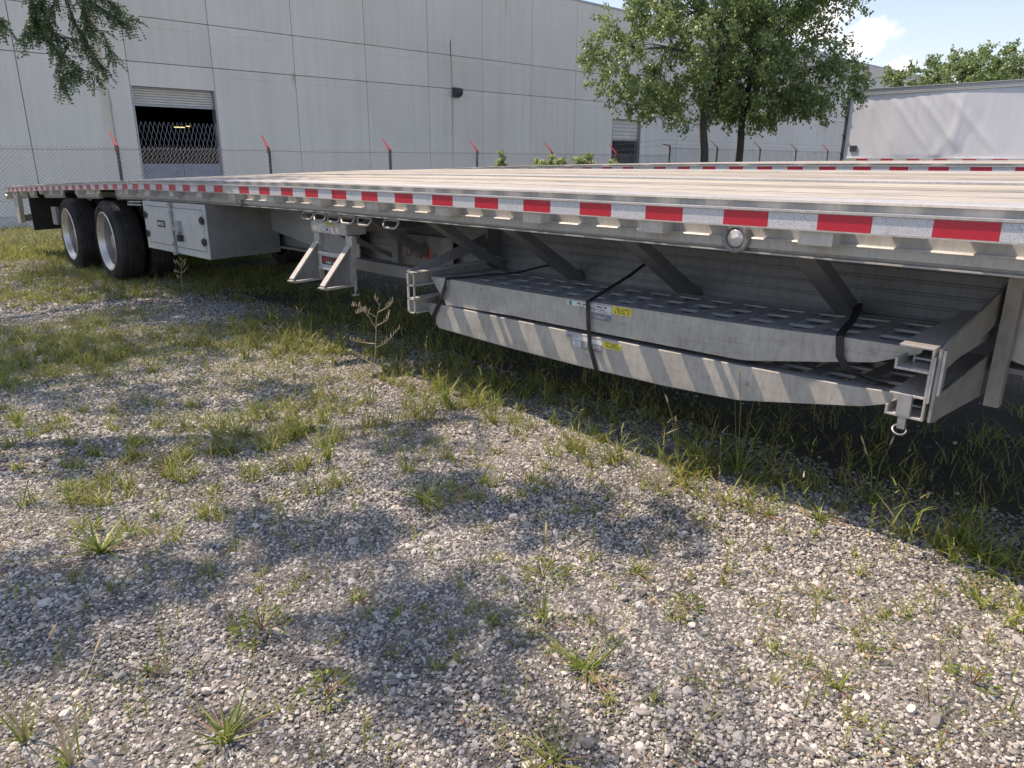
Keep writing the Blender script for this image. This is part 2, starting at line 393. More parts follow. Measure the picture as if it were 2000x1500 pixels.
def np_mesh(name, v, f, mats, parent=None, nper=None):
    """v (N,3) array, f (M,k) int array"""
    me = bpy.data.meshes.new(name); v = np.asarray(v, dtype=np.float32); f = np.asarray(f, dtype=np.int32); k = f.shape[1]
    me.vertices.add(len(v)); me.vertices.foreach_set('co', v.ravel())
    me.loops.add(f.size); me.loops.foreach_set('vertex_index', f.ravel())
    me.polygons.add(len(f)); me.polygons.foreach_set('loop_start', np.arange(0, f.size, k, dtype=np.int32)); me.polygons.foreach_set('loop_total', np.full(len(f), k, dtype=np.int32))
    me.update(calc_edges=True); me.validate()
    for x in (mats if isinstance(mats, (list, tuple)) else [mats]): me.materials.append(x)
    o = bpy.data.objects.new(name, me); COL.objects.link(o)
    if parent is not None: o.parent = parent
    return o
def text_mesh(s, size, bold=False):
    cu = bpy.data.curves.new('lettering', 'FONT'); cu.body = s; cu.size = size; cu.extrude = 0.0006; cu.offset = .0 if not bold else size*.012
    ob = bpy.data.objects.new('lettering', cu); COL.objects.link(ob)
    dg = bpy.context.evaluated_depsgraph_get(); me = bpy.data.meshes.new_from_object(ob.evaluated_get(dg))
    bpy.data.objects.remove(ob); bpy.data.curves.remove(cu); return me
def side_text(s, size, x, y, z, ma, parent, width=None, bold=False, slope=0.0):
    """lettering on a face that looks towards -X; reads left to right = +Y to -Y"""
    me = text_mesh(s, size, bold)
    xs = [v.co.x for v in me.vertices]; w0 = max(xs)-min(xs); k = (width/w0) if width else 1
    for v in me.vertices:
        a, b2, c = v.co; v.co = (x - c, y - (a-min(xs))*k, z + b2)
    o = link('lettering', me, parent, ma); return o

def ground_z(x, y): return .05-.012*y-.02*np.maximum(0, y-8.6)*(y < 30)-.02*21.4*(y >= 30)

# ------------------------------------------------------------------ ground
def axis_pts(a): return sorted(set(a))
gx = axis_pts([-400,-200,-100,-50,-30,-20,-14,-10]+list(np.arange(-8,8.1,.25))+[9,10,12,14,17,20,25,30,40,50,70,100,150,250,400])
gy = axis_pts([-400,-200,-100,-50,-30,-20,-12,-8]+list(np.arange(-6,16.1,.25))+[17,18,20,22,25,30,40,60,100,200,400])
gv = []; gf = []
for yy in gy:
    for xx in gx:
        k = 1 if (-8 < xx < 8 and -6 < yy < 16) else 0
        gv.append((xx, yy, float(ground_z(xx, yy)) + k*.010*math.sin(xx*2.1+1)*math.cos(yy*1.7)+k*.006*math.sin(xx*5+yy*3.3)))
nx = len(gx)
for j in range(len(gy)-1):
    for i in range(nx-1): gf.append((j*nx+i, j*nx+i+1, (j+1)*nx+i+1, (j+1)*nx+i))
g = MB(); g.v = gv; g.f = gf; g.mi = [0]*len(gf)
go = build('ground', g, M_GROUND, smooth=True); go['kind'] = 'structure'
def gz(x, y):
    k = ((x > -8) & (x < 8) & (y > -6) & (y < 16))
    return ground_z(x, y)+k*(.010*np.sin(x*2.1+1)*np.cos(y*1.7)+.006*np.sin(x*5+y*3.3))

pv = MB(); gs = float(ground_z(0, 16.9))
for k in range(22): pv.box(-22+5*k, -17.02+5*k, 21.6, 26.4, float(ground_z(0,21.6))-.2, float(ground_z(0,21.6))+.01)
pvo = build('pavement', pv, simple('apron_concrete', (.46,.44,.40), .9, 0, .15, 3)); pvo['kind'] = 'structure'
# gravel: loose stones, instanced on scattered points
def in_view(x, y, z, pad=250):
    v = np.stack([x, y, z-H], -1); A = np.array([cr, cd, cf]); q = v@A.T
    with np.errstate(divide='ignore', invalid='ignore'):
        u = 1000+FPX*q[..., 0]/q[..., 2]; t = 750+FPX*q[..., 1]/q[..., 2]
    return (q[..., 2] > .1) & (u > -pad) & (u < 2000+pad) & (t > -pad) & (t < 1500+pad*1.4), u, t, q[..., 2]
def scatter(n, x0, x1, y0, y1, fn=None):
    x = rng.uniform(x0, x1, n); y = rng.uniform(y0, y1, n)
    if fn is not None:
        k = rng.random(n) < fn(x, y); x = x[k]; y = y[k]
    return x, y
def vnoise(x, y, s, seed=0):
    """cheap smooth value noise"""
    r = np.random.default_rng(seed).random((64, 64)); X = x*s; Y = y*s
    i = np.floor(X).astype(int); j = np.floor(Y).astype(int); fx = X-i; fy = Y-j
    fx = fx*fx*(3-2*fx); fy = fy*fy*(3-2*fy); g_ = lambda a, b: r[a % 64, b % 64]
    return (g_(i, j)*(1-fx)+g_(i+1, j)*fx)*(1-fy)+(g_(i, j+1)*(1-fx)+g_(i+1, j+1)*fx)*fy
pts = []; szs = []
for (n, x0, x1, y0, y1, smin, smax, pw) in ((200000, -.5, 2.9, .0, 3.2, 0.0021, .0061, 1.4), (5200, -.5, 2.9, .0, 3.2, .0060, .0118, 2.2), (300, -.5, 2.9, .0, 3.2, .012, .018, 2.0),
                                     (100000, -.4, 2.9, 3.2, 7.0, .0042, .0095, 1.6), (40000, 0, 3.2, 7.0, 12.0, .007, .013, 1.5), (5000, 2.9, 4.6, -.4, 7, .005, .012, 1.6)):
    x, y = scatter(n, x0, x1, y0, y1)
    z = gz(x, y); k, u, t, d = in_view(x, y, z, 420); x = x[k]; y = y[k]; z = z[k]
    cov = vnoise(x, y, 1.3, 5)*.6+vnoise(x, y, 4.1, 6)*.4
    kk = rng.random(len(x)) < np.clip(1.55-cov*1.55, .14, 1)*np.clip(1.15-(x-2.4)*1.6, .12, 1); x = x[kk]; y = y[kk]; z = z[kk]
    s = smin+(smax-smin)*rng.random(len(x))**pw
    pts.append(np.stack([x, y, z+s*.22], -1)); szs.append(s)
pts = np.concatenate(pts); szs = np.concatenate(szs)
print('gravel stones', len(pts))
me = bpy.data.meshes.new('gravel'); me.vertices.add(len(pts)); me.vertices.foreach_set('co', pts.astype(np.float32).ravel())
at = me.attributes.new('size', 'FLOAT', 'POINT'); at.data.foreach_set('value', szs.astype(np.float32))
gr = bpy.data.objects.new('gravel', me); COL.objects.link(gr); gr['kind'] = 'stuff'
tag(gr, 'pale grey crushed limestone gravel spread over the yard', 'gravel'); me.materials.append(M_GRAVEL)
ng = bpy.data.node_groups.new('scatter_gravel', 'GeometryNodeTree')
ng.interface.new_socket('Geometry', in_out='INPUT', socket_type='NodeSocketGeometry'); ng.interface.new_socket('Geometry', in_out='OUTPUT', socket_type='NodeSocketGeometry')
gn = ng.nodes; gl = ng.links; gi = gn.new('NodeGroupInput'); gout = gn.new('NodeGroupOutput')
ginst = gn.new('GeometryNodeGeometryToInstance')
for k in range(7):
    ico = gn.new('GeometryNodeMeshIcoSphere'); ico.inputs['Radius'].default_value = 1; ico.inputs['Subdivisions'].default_value = 2
    sp = gn.new('GeometryNodeSetPosition'); pn = gn.new('GeometryNodeInputPosition')
    nz2 = gn.new('ShaderNodeTexNoise'); nz2.noise_dimensions = '4D'; nz2.inputs['W'].default_value = k*3.7; nz2.inputs['Scale'].default_value = .85; nz2.inputs['Detail'].default_value = 2
    sub = gn.new('ShaderNodeVectorMath'); sub.operation = 'SUBTRACT'; sub.inputs[1].default_value = (.5,.5,.5)
    scl = gn.new('ShaderNodeVectorMath'); scl.operation = 'SCALE'; scl.inputs['Scale'].default_value = 1.9
    gl.new(pn.outputs[0], nz2.inputs['Vector']); gl.new(nz2.outputs['Color'], sub.inputs[0]); gl.new(sub.outputs[0], scl.inputs[0])
    gl.new(ico.outputs[0], sp.inputs['Geometry']); gl.new(scl.outputs[0], sp.inputs['Offset'])
    tr = gn.new('GeometryNodeTransform'); tr.inputs['Scale'].default_value = ((1.25,.95,.66),(1.0,.85,.72),(1.45,.9,.6),(1.0,1.0,.8),(1.2,1.1,.55),(1.6,.8,.7),(1.1,.9,.9))[k]
    gl.new(sp.outputs[0], tr.inputs['Geometry']); smt = gn.new('GeometryNodeSetMaterial'); smt.inputs['Material'].default_value = M_GRAVEL
    gl.new(tr.outputs[0], smt.inputs[0]); gl.new(smt.outputs[0], ginst.inputs[0])
iop = gn.new('GeometryNodeInstanceOnPoints'); iop.inputs['Pick Instance'].default_value = True
m2p = gn.new('GeometryNodeMeshToPoints'); gl.new(gi.outputs[0], m2p.inputs[0]); gl.new(m2p.outputs[0], iop.inputs['Points']); gl.new(ginst.outputs[0], iop.inputs['Instance'])
ri = gn.new('FunctionNodeRandomValue'); ri.data_type = 'INT'; ri.inputs[4].default_value = 0; ri.inputs[5].default_value = 6; gl.new(ri.outputs[2], iop.inputs['Instance Index'])
rr = gn.new('FunctionNodeRandomValue'); rr.data_type = 'FLOAT_VECTOR'; rr.inputs[0].default_value = (-.6,-.6,0); rr.inputs[1].default_value = (.6,.6,6.28); rr.inputs['Seed'].default_value = 3
gl.new(rr.outputs[0], iop.inputs['Rotation'])
na = gn.new('GeometryNodeInputNamedAttribute'); na.data_type = 'FLOAT'; na.inputs['Name'].default_value = 'size'; gl.new(na.outputs[0], iop.inputs['Scale'])
gl.new(iop.outputs[0], gout.inputs[0])
md = gr.modifiers.new('scatter', 'NODES'); md.node_group = ng

# ------------------------------------------------------------------ flatbed trailers
BY = [-2.5, 0, .47, .99, 1.54, 2.47, 4.42, 5.76, 7.48, 9.5, 11.4, 13.37, 14.3]
BZ = [.006, .006, .004, -.001, -.006, -.012, -.028, -.049, -.083, -.151, -.222, -.300, -.336]
def bend(y): return float(np.interp(y, BY, BZ))
def make_T(dx, dz, tilt):
    return lambda x, y, z: (x+dx, y, z+dz+bend(y)+tilt*(x-2.2))
YR = 13.85      # rear end of the deck
def yseg(a, b, step=.35):
    n = max(1, int(round((b-a)/step))); return [a+(b-a)*i/n for i in range(n+1)]
def runner(mb, poly, y0, y1, mi=0, step=.35):
    n = max(1, int(round((y1-y0)/step))); return mb.prism(poly, y0, y1, 'y', mi, n)
def put(name, me, parent, T, x, y, z):
    o = bpy.data.objects.new(name, me); COL.objects.link(o); o.parent = parent
    o.location = T(x, y, z); return o
def unit_mesh(name, mb, ma):
    me = bpy.data.meshes.new(name); me.from_pydata(mb.v, [], mb.f)
    for x in (ma if isinstance(ma, (list, tuple)) else [ma]): me.materials.append(x)
    if isinstance(ma, (list, tuple)): me.polygons.foreach_set('material_index', mb.mi)
    bm = bmesh.new(); bm.from_mesh(me); bmesh.ops.recalc_face_normals(bm, faces=bm.faces); bm.to_mesh(me); bm.free(); return me

TP = .3194
TY0 = None
# measured start of the red strips (towards -Y) in world y for the side plane
RED0 = .6712
def trailer_deck(root, T, y0, detail, notches):
    # rub rail: flat bar with a lip along its top
    runner_mb = MB(); runner(runner_mb, [(2.2,1.049),(2.2,1.098),(2.1935,1.100),(2.1935,1.107),(2.209,1.107),(2.209,1.046),(2.196,1.046),(2.196,1.049)], y0, YR)
    build('rub_rail', runner_mb, M_ALU, root, T)
    # reflective tape strips
    k = 0
    ns = 0
    for idx in range(-9, 45):
        yc = RED0+TP*idx
        if idx >= 15: yc += .13
        for (a, b, ma, nm) in ((yc-.158, yc, M_TRED, 'red_tape'), (yc, yc+TP-.158-.0015, M_TWHITE, 'white_tape')):
            if idx == 14 and nm == 'white_tape': b = a+.12
            if a < y0 or b > YR: continue
            t_ = MB(); t_.box(2.1985, 2.2005, a, b, 1.0505, 1.0975); build(nm, t_, ma, root, T, fixn=False); ns += 1
    # spacers (bridges) between rub rail and side rail, every third one over a stake pocket
    sp = unit_mesh('spacer', MB().box(2.209-2.2, 2.3-2.2, -.046, .046, -.012, 0), M_ALU)
    i0 = int(math.ceil((y0-1.0)/.206)); i1 = int((YR-1.0)/.206)
    for i in range(i0, i1+1):
        yy = 1.0+.206*i
        if not detail and i % 3: continue
        put('spacer', sp, root, T, 2.2, yy, 1.101)
    pk = MB(); pk.box(.012, .019, -.054, .054, -.010, .034); pk.box(.019, .094, -.054, -.047, -.010, .034); pk.box(.019, .094, .047, .054, -.010, .034)
    pkm = unit_mesh('stake_pocket', pk, M_ALU)
    yy = 1.0-.618*4
    while yy < YR-.1:
        if yy > y0+.1 and not (notches and (8.3 < yy < 9.1 or 9.95 < yy < 10.7 or 11.6 < yy < 12.3)): put('stake_pocket', pkm, root, T, 2.205, yy, 1.012)
        yy += .618
    # side rail: upper web, ledge, lower web, groove and bottom lip
    up = MB(); runner(up, [(2.300,1.122),(2.300,1.0445),(2.31,1.0445),(2.31,1.118),(2.345,1.118),(2.345,1.129),(2.292,1.129),(2.290,1.122)], y0, YR)
    build('side_rail', up, M_RAIL, root, T)
    lo = MB(); lowpoly = [(2.300,1.044),(2.300,1.004),(2.281,1.004),(2.277,1.000),(2.277,.998),(2.286,.9975),(2.286,.974),(2.286,.9685),(2.306,.9665),(2.306,.9585),(2.283,.9555),(2.283,.951),(2.33,.951),(2.33,.957),(2.312,.962),(2.312,1.044)]
    def tab(a, b, ra, rb):
        n = max(1, int((b-a)/.4)); vs = []; fs = []; kk = len(lowpoly)
        zt, zb = 1.044, .951
        for j in range(n+1):
            f = j/n
            for (px, pz) in lowpoly:
                dz = (zt-pz)/(zt-zb); yy = (a-ra*(1-dz))*(1-f)+(b+rb*(1-dz))*f
                vs.append((px, yy, pz))
        for j in range(n):
            for i in range(kk):
                i2 = (i+1) % kk; fs.append((j*kk+i, j*kk+i2, (j+1)*kk+i2, (j+1)*kk+i))
        fs.append(tuple(range(kk))); fs.append(tuple(n*kk+i for i in range(kk)))
        lo.add(vs, fs)
    if notches:
        tab(y0, 8.36, 0, .10); tab(9.02, 9.93, 0, .12); tab(10.62, 11.62, 0, .12); tab(12.2, 13.3, 0, 0)
        # lower web tabs reach down beside the wheels
    else: tab(y0, YR, 0, 0)
    build('lower_rail', lo, M_RAIL, root, T)
    # deck: near ledge, boards, centre strip, boards, far ledge
    led = MB(); runner(led, [(2.345,1.1285),(2.43,1.1285),(2.43,1.114),(2.345,1.114)], y0, YR); build('deck_ledge', led, M_ALU, root, T)
    led = MB(); runner(led, [(4.60,1.1285),(4.70,1.1285),(4.70,1.02),(4.60,1.02)], y0, YR); build('deck_ledge', led, M_ALU, root, T)
    ctr = MB(); runner(ctr, [(3.46,1.131),(3.55,1.131),(3.55,1.10),(3.46,1.10)], y0, YR); build('center_strip', ctr, M_ALU, root, T)
    def boards(xa, xb, n):
        wdt = (xb-xa)/n
        for i in range(n):
            a = xa+i*wdt+.005; b = a+wdt-.012; dz = rnd.uniform(-.005, .002)
            p = MB(); runner(p, [(a, 1.124+dz), (a+.003, 1.127+dz), (b-.003, 1.127+dz), (b, 1.124+dz), (b, 1.09), (a, 1.09)], y0, YR)
            build('plank', p, M_WOOD, root, T, fixn=False)
    boards(2.433, 3.458, 7); boards(3.553, 4.597, 7)
    ul = MB(); runner(ul, [(2.36,1.086),(4.69,1.086),(4.69,1.0885),(2.36,1.0885)], y0, YR); build('deck_light_stop', ul, M_DARKFRAME, root, T)  # added sheet below the boards, blocks sunlight through the plank gaps
    # far side rail
    fr = MB(); runner(fr, [(4.79,1.107),(4.80,1.107),(4.80,1.049),(4.79,1.049)], y0, YR)
    for i in range(i0, i1+1): yy = 1.0+.206*i; fr.box(4.701, 4.789, yy-.046, yy+.046, 1.09, 1.101)
    build('far_rub_rail', fr, M_ALU, root, T)
    fr = MB(); runner(fr, [(4.70,1.0195),(4.71,1.0195),(4.71,.951),(4.70,.951)], y0, YR); build('far_side_rail', fr, M_RAIL, root, T)

def main_beams(root, T, y0):
    for nm, xc in (('main_beam', 2.93), ('main_beam', 4.06)):
        b = MB()
        n = 14
        # web with shallow horizontal ribs
        prof = [(xc-.03, .955)]
        z = .95
        zbot = .545
        k = 0
        rib = []
        while z > zbot+.05:
            rib += [(xc-.03, z), (xc-.0335, z-.004), (xc-.0335, z-.010), (xc-.03, z-.014)]; z -= .045
        prof = [(xc-.03, .99)]+rib+[(xc-.03, zbot+.02), (xc-.09, zbot+.016), (xc-.09, zbot), (xc+.09, zbot), (xc+.09, zbot+.016), (xc+.03, zbot+.02), (xc+.03, .99)]
        runner(b, prof, y0, 8.2, 0, .6)
        b.prism([(xc-.03,.99),(xc-.03,.80),(xc-.09,.79),(xc-.09,.775),(xc+.09,.775),(xc+.09,.79),(xc+.03,.80),(xc+.03,.99)], 8.2, YR-.1, 'y', 0, 8)
        build(nm, b, M_DARKFRAME, root, T)
    cm = MB()
    for k in range(int((YR-y0)/.35)):
        yy = y0+.15+.35*k
        xs_ = 2.36 if yy < 8 else 2.62
        cm.box(xs_, 4.70, yy-.004, yy+.004, 1.0, 1.088); cm.box(xs_, 4.70, yy-.03, yy-.004, 1.0, 1.006)
    o = build('crossmember', cm, M_DARKFRAME, root, T)
    # knee braces from side rail down to the main beam
    for yy in (-.4, .1, 1.1, 1.84, 2.55, 3.16, 3.84, 4.6):
        a = MB(); a.add([(2.34,yy-.04,.955),(2.34,yy+.04,.955),(2.90,yy+.04,.60),(2.90,yy-.04,.60),(2.42,yy-.04,.955),(2.42,yy+.04,.955),(2.90,yy+.04,.655),(2.90,yy-.04,.655)],
            [(0,1,2,3),(4,7,6,5),(0,4,5,1),(1,5,6,2),(2,6,7,3),(3,7,4,0)])
        build('knee_brace', a, M_BRACE, root, T)

def wheel_pair(root, y, z, side=1, r=.430):
    """dual tyres; side=1: the outer dish looks to -X"""
    def tyre(x):   # x = outer face
        p = [(0.0,.312),(-.006,.335),(-.012,.375),(-.004,.405),(.012,.422),(.028,.430),(.225,.430),(.241,.422),(.257,.405),(.262,.375),(.255,.335),(.25,.312)]
        p = [(a, rr_*r/.43) for a, rr_ in p]
        t = MB(); t.lathe_x([(side*a, b) for a, b in p], (x, y, z), 56, 0, True)
        # tread grooves as thin rings
        for gx_ in (.07,.127,.184): t.lathe_x([(side*(gx_-.005), r+.0015),(side*(gx_+.005), r+.0015),(side*(gx_+.005), r-.012),(side*(gx_-.005), r-.012)], (x, y, z), 56, 1, True)
        for j in range(2):
            for rr0 in (.352, .388):
                t.lathe_x([(-side*.0135, rr0),(-side*.0155, rr0+.003),(-side*.0135, rr0+.006)], (x, y, z), 56, 0, True)
        return build('tyre', t, [M_RUBBER, M_BLACK], root, smooth=True)
    xo = 2.235 if side == 1 else 4.765
    tyre(xo); tyre(xo+side*.32)
    rm = MB()
    pr = [(-.010,.300),(-.014,.306),(-.008,.316),(.006,.314),(.01,.302),(.03,.292),(.05,.276),(.165,.268),(.17,.262),(.045,.268),(.026,.285)]
    rm.lathe_x([(side*a, b) for a, b in pr], (xo, y, z), 64, 0, True)
    build('rim', rm, M_POLISH, root, smooth=True)
    ds = MB(); ds.lathe_x([(side*.165,.262),(side*.150,.20),(side*.158,.15),(side*.158,.001),(side*.175,.001),(side*.175,.262)], (xo, y, z), 48, 0, False)
    for j in range(10):
        a = 2*math.pi*j/10; ds.tube([(xo+side*.16, y+.143*math.cos(a), z+.143*math.sin(a)), (xo+side*.125, y+.143*math.cos(a), z+.143*math.sin(a))], .014, 6, 0)
    build('wheel_disc', ds, M_STEEL, root, smooth=True)
    hb = MB(); hb.lathe_x([(side*.158,.105),(side*.08,.095),(side*.055,.07),(side*.05,.001)], (xo, y, z), 28, 0, False); build('hub', hb, M_GALV, root, smooth=True)

def axle_parts(root, ys, T):
    for (yy, zz) in ys:
        wheel_pair(root, yy, zz, 1); wheel_pair(root, yy, zz+.01, -1)
        a = MB(); a.tube([(2.7, yy, zz), (4.3, yy, zz)], .065, 12); build('axle', a, M_STEEL, root, smooth=True)
        h = MB(); h.box(2.86, 2.98, yy-.06, yy+.06, zz-.08, zz+.30); h.box(3.98,4.10, yy-.06, yy+.06, zz-.08, zz+.30); h.box(2.88, 2.96, yy-.45, yy, zz-.07, zz+.02); h.box(4.0,4.08, yy-.45, yy, zz-.07, zz+.02)
        h.tube([(2.92, yy+.22, zz), (2.92, yy+.22, zz+.32)], .12, 14); h.tube([(4.04, yy+.22, zz), (4.04, yy+.22, zz+.32)], .12, 14)
        build('suspension', h, M_STEEL, root)

T1 = make_T(0, 0, .030)
tr1 = empty('flatbed_trailer', 'long aluminium flatbed trailer with wooden deck, nearest the camera, carrying two ramps underneath', 'flatbed trailer', 'flatbed trailers parked side by side')
trailer_deck(tr1, T1, -2.2, True, True)
main_beams(tr1, T1, -2.2)
axle_parts(tr1, ((8.78,.375),(10.36,.335)), T1)

# marker lamps
def lamp(root, T, y, z):
    c = T(2.278, y, z)
    b = MB(); b.lathe_x([(.02,.050),(-.008,.050),(-.012,.046),(-.012,.036),(-.004,.033),(.02,.033)], c, 36, 0, True)
    for j in range(3):
        a = .6+j*2.09; b.lathe_x([(-.016,.0001),(-.016,.0035),(-.010,.0035)], (c[0], c[1]+.041*math.cos(a), c[2]+.041*math.sin(a)), 8, 0, False)
    o = build('marker_lamp', b, M_DARKFRAME, root, smooth=True)
    d = MB(); d.lathe_x([(-.019,.0005),(-.018,.012),(-.014,.024),(-.008,.031),(.0,.033)], c, 32, 0, False); build('lens', d, M_LENS, o, smooth=True)
lamp(tr1, T1, 1.30, .998); lamp(tr1, T1, 5.33, 1.00)

# tool cabinet under the deck in front of the wheels
cab = MB()
cab.box(2.245, 2.84, 5.92, 7.42, .515, .945)
cb = build('tool_cabinet', cab, M_DARKFRAME, tr1, T1)
f = MB(); x0_ = 2.238
f.box(x0_, 2.2445, 5.92, 7.42, .515, .57); f.box(x0_, 2.2445, 5.92, 7.42, .905, .945); f.box(x0_, 2.2445, 5.92, 5.975, .57, .905); f.box(x0_, 2.2445, 7.365, 7.42, .57, .905)
build('door_frame', f, M_BOX, cb, T1)
for a, b_ in ((5.98, 6.63), (6.64, 7.36)):
    d = MB(); d.box(2.232, 2.2445, a, b_, .576, .899); build('cabinet_door', d, M_BOX, cb, T1, bevel=.003)
rod = MB(); rod.tube([(2.222, 6.66, .50), (2.222, 6.66, .945)], .011, 8)
for zz in (.52,.60,.86,.93): rod.box(2.208, 2.236, 6.635, 6.685, zz-.016, zz+.016)
rod.box(2.205, 2.232, 6.50, 6.66, .715, .755); rod.box(2.20, 2.232, 6.46, 6.52, .70, .80)
build('latch_rod', rod, M_GALV, cb, T1)
pl = MB(); pl.torus((2.205, 6.47, .69), .02, .005, (1,0,0), 14, 5); pl.box(2.19, 2.222, 6.44, 6.50, .63, .685); build('padlock', pl, M_STEEL, cb, T1, bevel=.003)
hg = MB()
for yy, s_ in ((5.985,1),(7.355,-1)):
    for zz in (.65,.82):
        hg.box(2.222, 2.232, min(yy-.03*s_, yy+.05*s_), max(yy-.03*s_, yy+.05*s_), zz-.02, zz+.02); hg.tube([(2.224, yy, zz-.032), (2.224, yy, zz+.032)], .009, 8)
build('hinge', hg, M_STEEL, cb, T1)
st = MB(); st.box(2.2302, 2.2318, 6.86, 7.06, .725, .785); stk = build('sticker', st, M_INK, cb, T1)
st = MB()
st.box(2.2292, 2.23015, 7.00, 7.04, .742, .770)
for zz in (.743,.754,.765): st.box(2.2292, 2.23015, 6.885, 6.98, zz-.0025, zz+.0025)
build('print_mark', st, M_WHITEST, cb, T1)
# small bracket between cabinet and wheel
b = MB(); b.tube([(2.27,7.55,.93),(2.27,7.95,.925),(2.27,7.98,.90),(2.27,7.55,.90)], .009, 6); build('cable_bracket', b, M_GALV, tr1, T1)

# sliding tie-down loops below the side rail
for i, yy in enumerate((4.36, 4.20, 4.03, 3.87, 3.69, 3.42)):
    p = MB(); wv = .064; zt, zb = .942, .902
    pts_ = [(2.305,yy-wv,zt),(2.305,yy+wv,zt),(2.30,yy+wv+.008,zt-.012),(2.285,yy+wv-.012,zb+.006),(2.28,yy+wv-.03,zb),(2.28,yy-wv+.01,zb),(2.285,yy-wv-.006,zb+.008),(2.30,yy-wv-.008,zt-.012),(2.305,yy-wv,zt)]
    p.tube(pts_, .0065, 6, 0, False); build('tie_loop', p, M_HANG, tr1, T1, smooth=True)
# support stand hanging from a header box
hd = MB(); hd.box(2.30, 2.44, 3.905, 4.335, .822, .90); hdr = build('support_stand', hd, M_RAIL, tr1, T1, bevel=.004)
for yy in (3.885, 4.275):
    p = MB(); p.box(2.302, 2.335, yy-.035, yy+.035, .74, .8215); p.box(2.299, 2.325, yy-.026, yy+.026, .532, .74)
    build('stand_leg', p, M_RAIL, hdr, T1)
    q = MB(); q.prism([(2.298,.755),(2.280,.745),(2.118,.560),(2.112,.538),(2.285,.532),(2.298,.532)], yy-.004, yy+.004, 'y'); build('gusset', q, M_DARKFRAME, hdr, T1)
    q = MB()
    q.add([(2.298,yy-.026,.757),(2.298,yy+.026,.757),(2.112,yy+.026,.545),(2.112,yy-.026,.545),(2.298,yy-.026,.769),(2.298,yy+.026,.769),(2.104,yy+.026,.551),(2.104,yy-.026,.551)],
          [(0,1,2,3),(4,7,6,5),(0,4,5,1),(1,5,6,2),(2,6,7,3),(3,7,4,0)])
    q.box(2.12, 2.33, yy-.026, yy+.026, .523, .531); q.box(2.09,2.12, yy-.034, yy+.026, .534,.542)
    build('foot', q, M_RAIL, hdr, T1)
q = MB(); q.box(2.29, 2.299, 3.921, 4.239, .60, .70); q.box(2.281, 2.2895, 3.921, 4.239, .694, .71); q.box(2.281, 2.2895, 3.921, 4.239, .598, .612); pnl = build('cross_panel', q, M_BOX, hdr, T1)
q = MB(); q.box(2.2868, 2.2885, 4.00, 4.20, .632, .682); build('sticker', q, M_INK, hdr, T1)
q = MB()
for yy in (4.19,4.175,4.16): q.box(2.2860, 2.28665, yy-.004, yy+.004, .640, .678)
for yy in range(4): q.box(2.2860, 2.28665, 4.135-.028*yy, 4.152-.028*yy, .664, .672)
build('print_mark', q, M_REDST, hdr, T1)
for i, (yy, l_) in enumerate(((4.145,.016),(4.12,.016),(4.095,.02),(4.06,.02),(4.025,.014))):
    q = MB(); q.add([(2.2863,yy,.638),(2.2863,yy-.006,.638),(2.2863,yy+.002-l_*.3,.658),(2.2863,yy+.008-l_*.3,.658)], [(0,1,2,3)]); q.add([(2.2863,yy-l_,.638),(2.2863,yy-l_-.005,.638),(2.2863,yy+.002-l_*.3,.658),(2.2863,yy+.007-l_*.3,.658)], [(0,1,2,3)])
    build('print_mark', q, M_WHITEST, hdr, T1, fixn=False)
q = MB(); q.box(2.2975, 2.2992, 4.05, 4.14, .876, .894); build('yellow_label', q, M_YELLOWST, hdr, T1)
q = MB()
for zz in (.886,.876,.866,.852,.842): q.box(2.2975, 2.2992, 4.150, 4.150+.07*(1 if zz > .86 else .8), zz-.0022, zz+.0022)
q.box(2.2975, 2.2992, 4.10, 4.15, .838, .86)
build('white_label', q, M_WHITEST, hdr, T1)
q = MB()
for k in range(5): q.box(2.2970, 2.2974, 4.06+.015*k, 4.068+.015*k, .879, .891)
q.box(2.2970, 2.2974, 4.112, 4.138, .842, .856)
build('print_mark', q, M_INK, hdr, T1)
q = MB(); q.box(2.44, 2.90, 3.95, 4.02, .83, .89); q.add([(2.42,4.24,.81),(2.42,4.28,.81),(2.90,4.28,.58),(2.90,4.24,.58),(2.46,4.24,.82),(2.46,4.28,.82),(2.90,4.28,.61),(2.90,4.24,.61)], [(0,1,2,3),(4,7,6,5),(0,4,5,1),(1,5,6,2),(2,6,7,3),(3,7,4,0)]); build('stand_strut', q, M_DARKFRAME, tr1, T1)
# latch post beside the stand
q = MB(); q.box(2.305, 2.315, 3.835, 3.855, .50, .66); q.box(2.295, 2.315, 3.83, 3.86, .565, .578); q.tube([(2.305,3.845,.475),(2.305,3.845,.56)], .006, 6); q.box(2.29,2.32,3.825,3.865,.470,.477); build('latch_post', q, M_HANG, tr1, T1)
# cross tube and air tank behind the stand
q = MB(); q.box(2.55, 2.62, 3.28, 4.25, .56, .63); build('cross_tube', q, M_DARKFRAME, tr1, T1)
# sloping wind plate between cabinet and stand
q = MB(); q.prism([(7.0,.93),(4.55,.93),(4.55,.56),(4.75,.56),(5.9,.70),(7.0,.72)], 2.78, 2.79, 'x'); build('side_plate', q, M_GRATE, tr1, T1)
q = MB(); q.prism([(3.55,.78),(4.16,.78),(4.16,.50),(3.55,.50)], 2.835, 2.84, 'x'); sg = build('sign_plate', q, M_SIGNPLATE, tr1, T1)
q = MB(); q.box(2.80, 2.834, 4.10, 4.17, .50, .80); build('sign_post', q, M_DARKFRAME, tr1, T1)
def st_text(s, h, yl, yr, zb, ma, nm='lettering'):
    me = text_mesh(s, h, True); xs = [v.co.x for v in me.vertices]; zs = [v.co.y for v in me.vertices]; w0 = max(xs)-min(xs)
    k = (yl-yr)/w0
    for v in me.vertices:
        a, b2, c = v.co; v.co = T1(2.834-c, yl-(a-min(xs))*k, zb+b2)
    return link(nm, me, sg, ma)
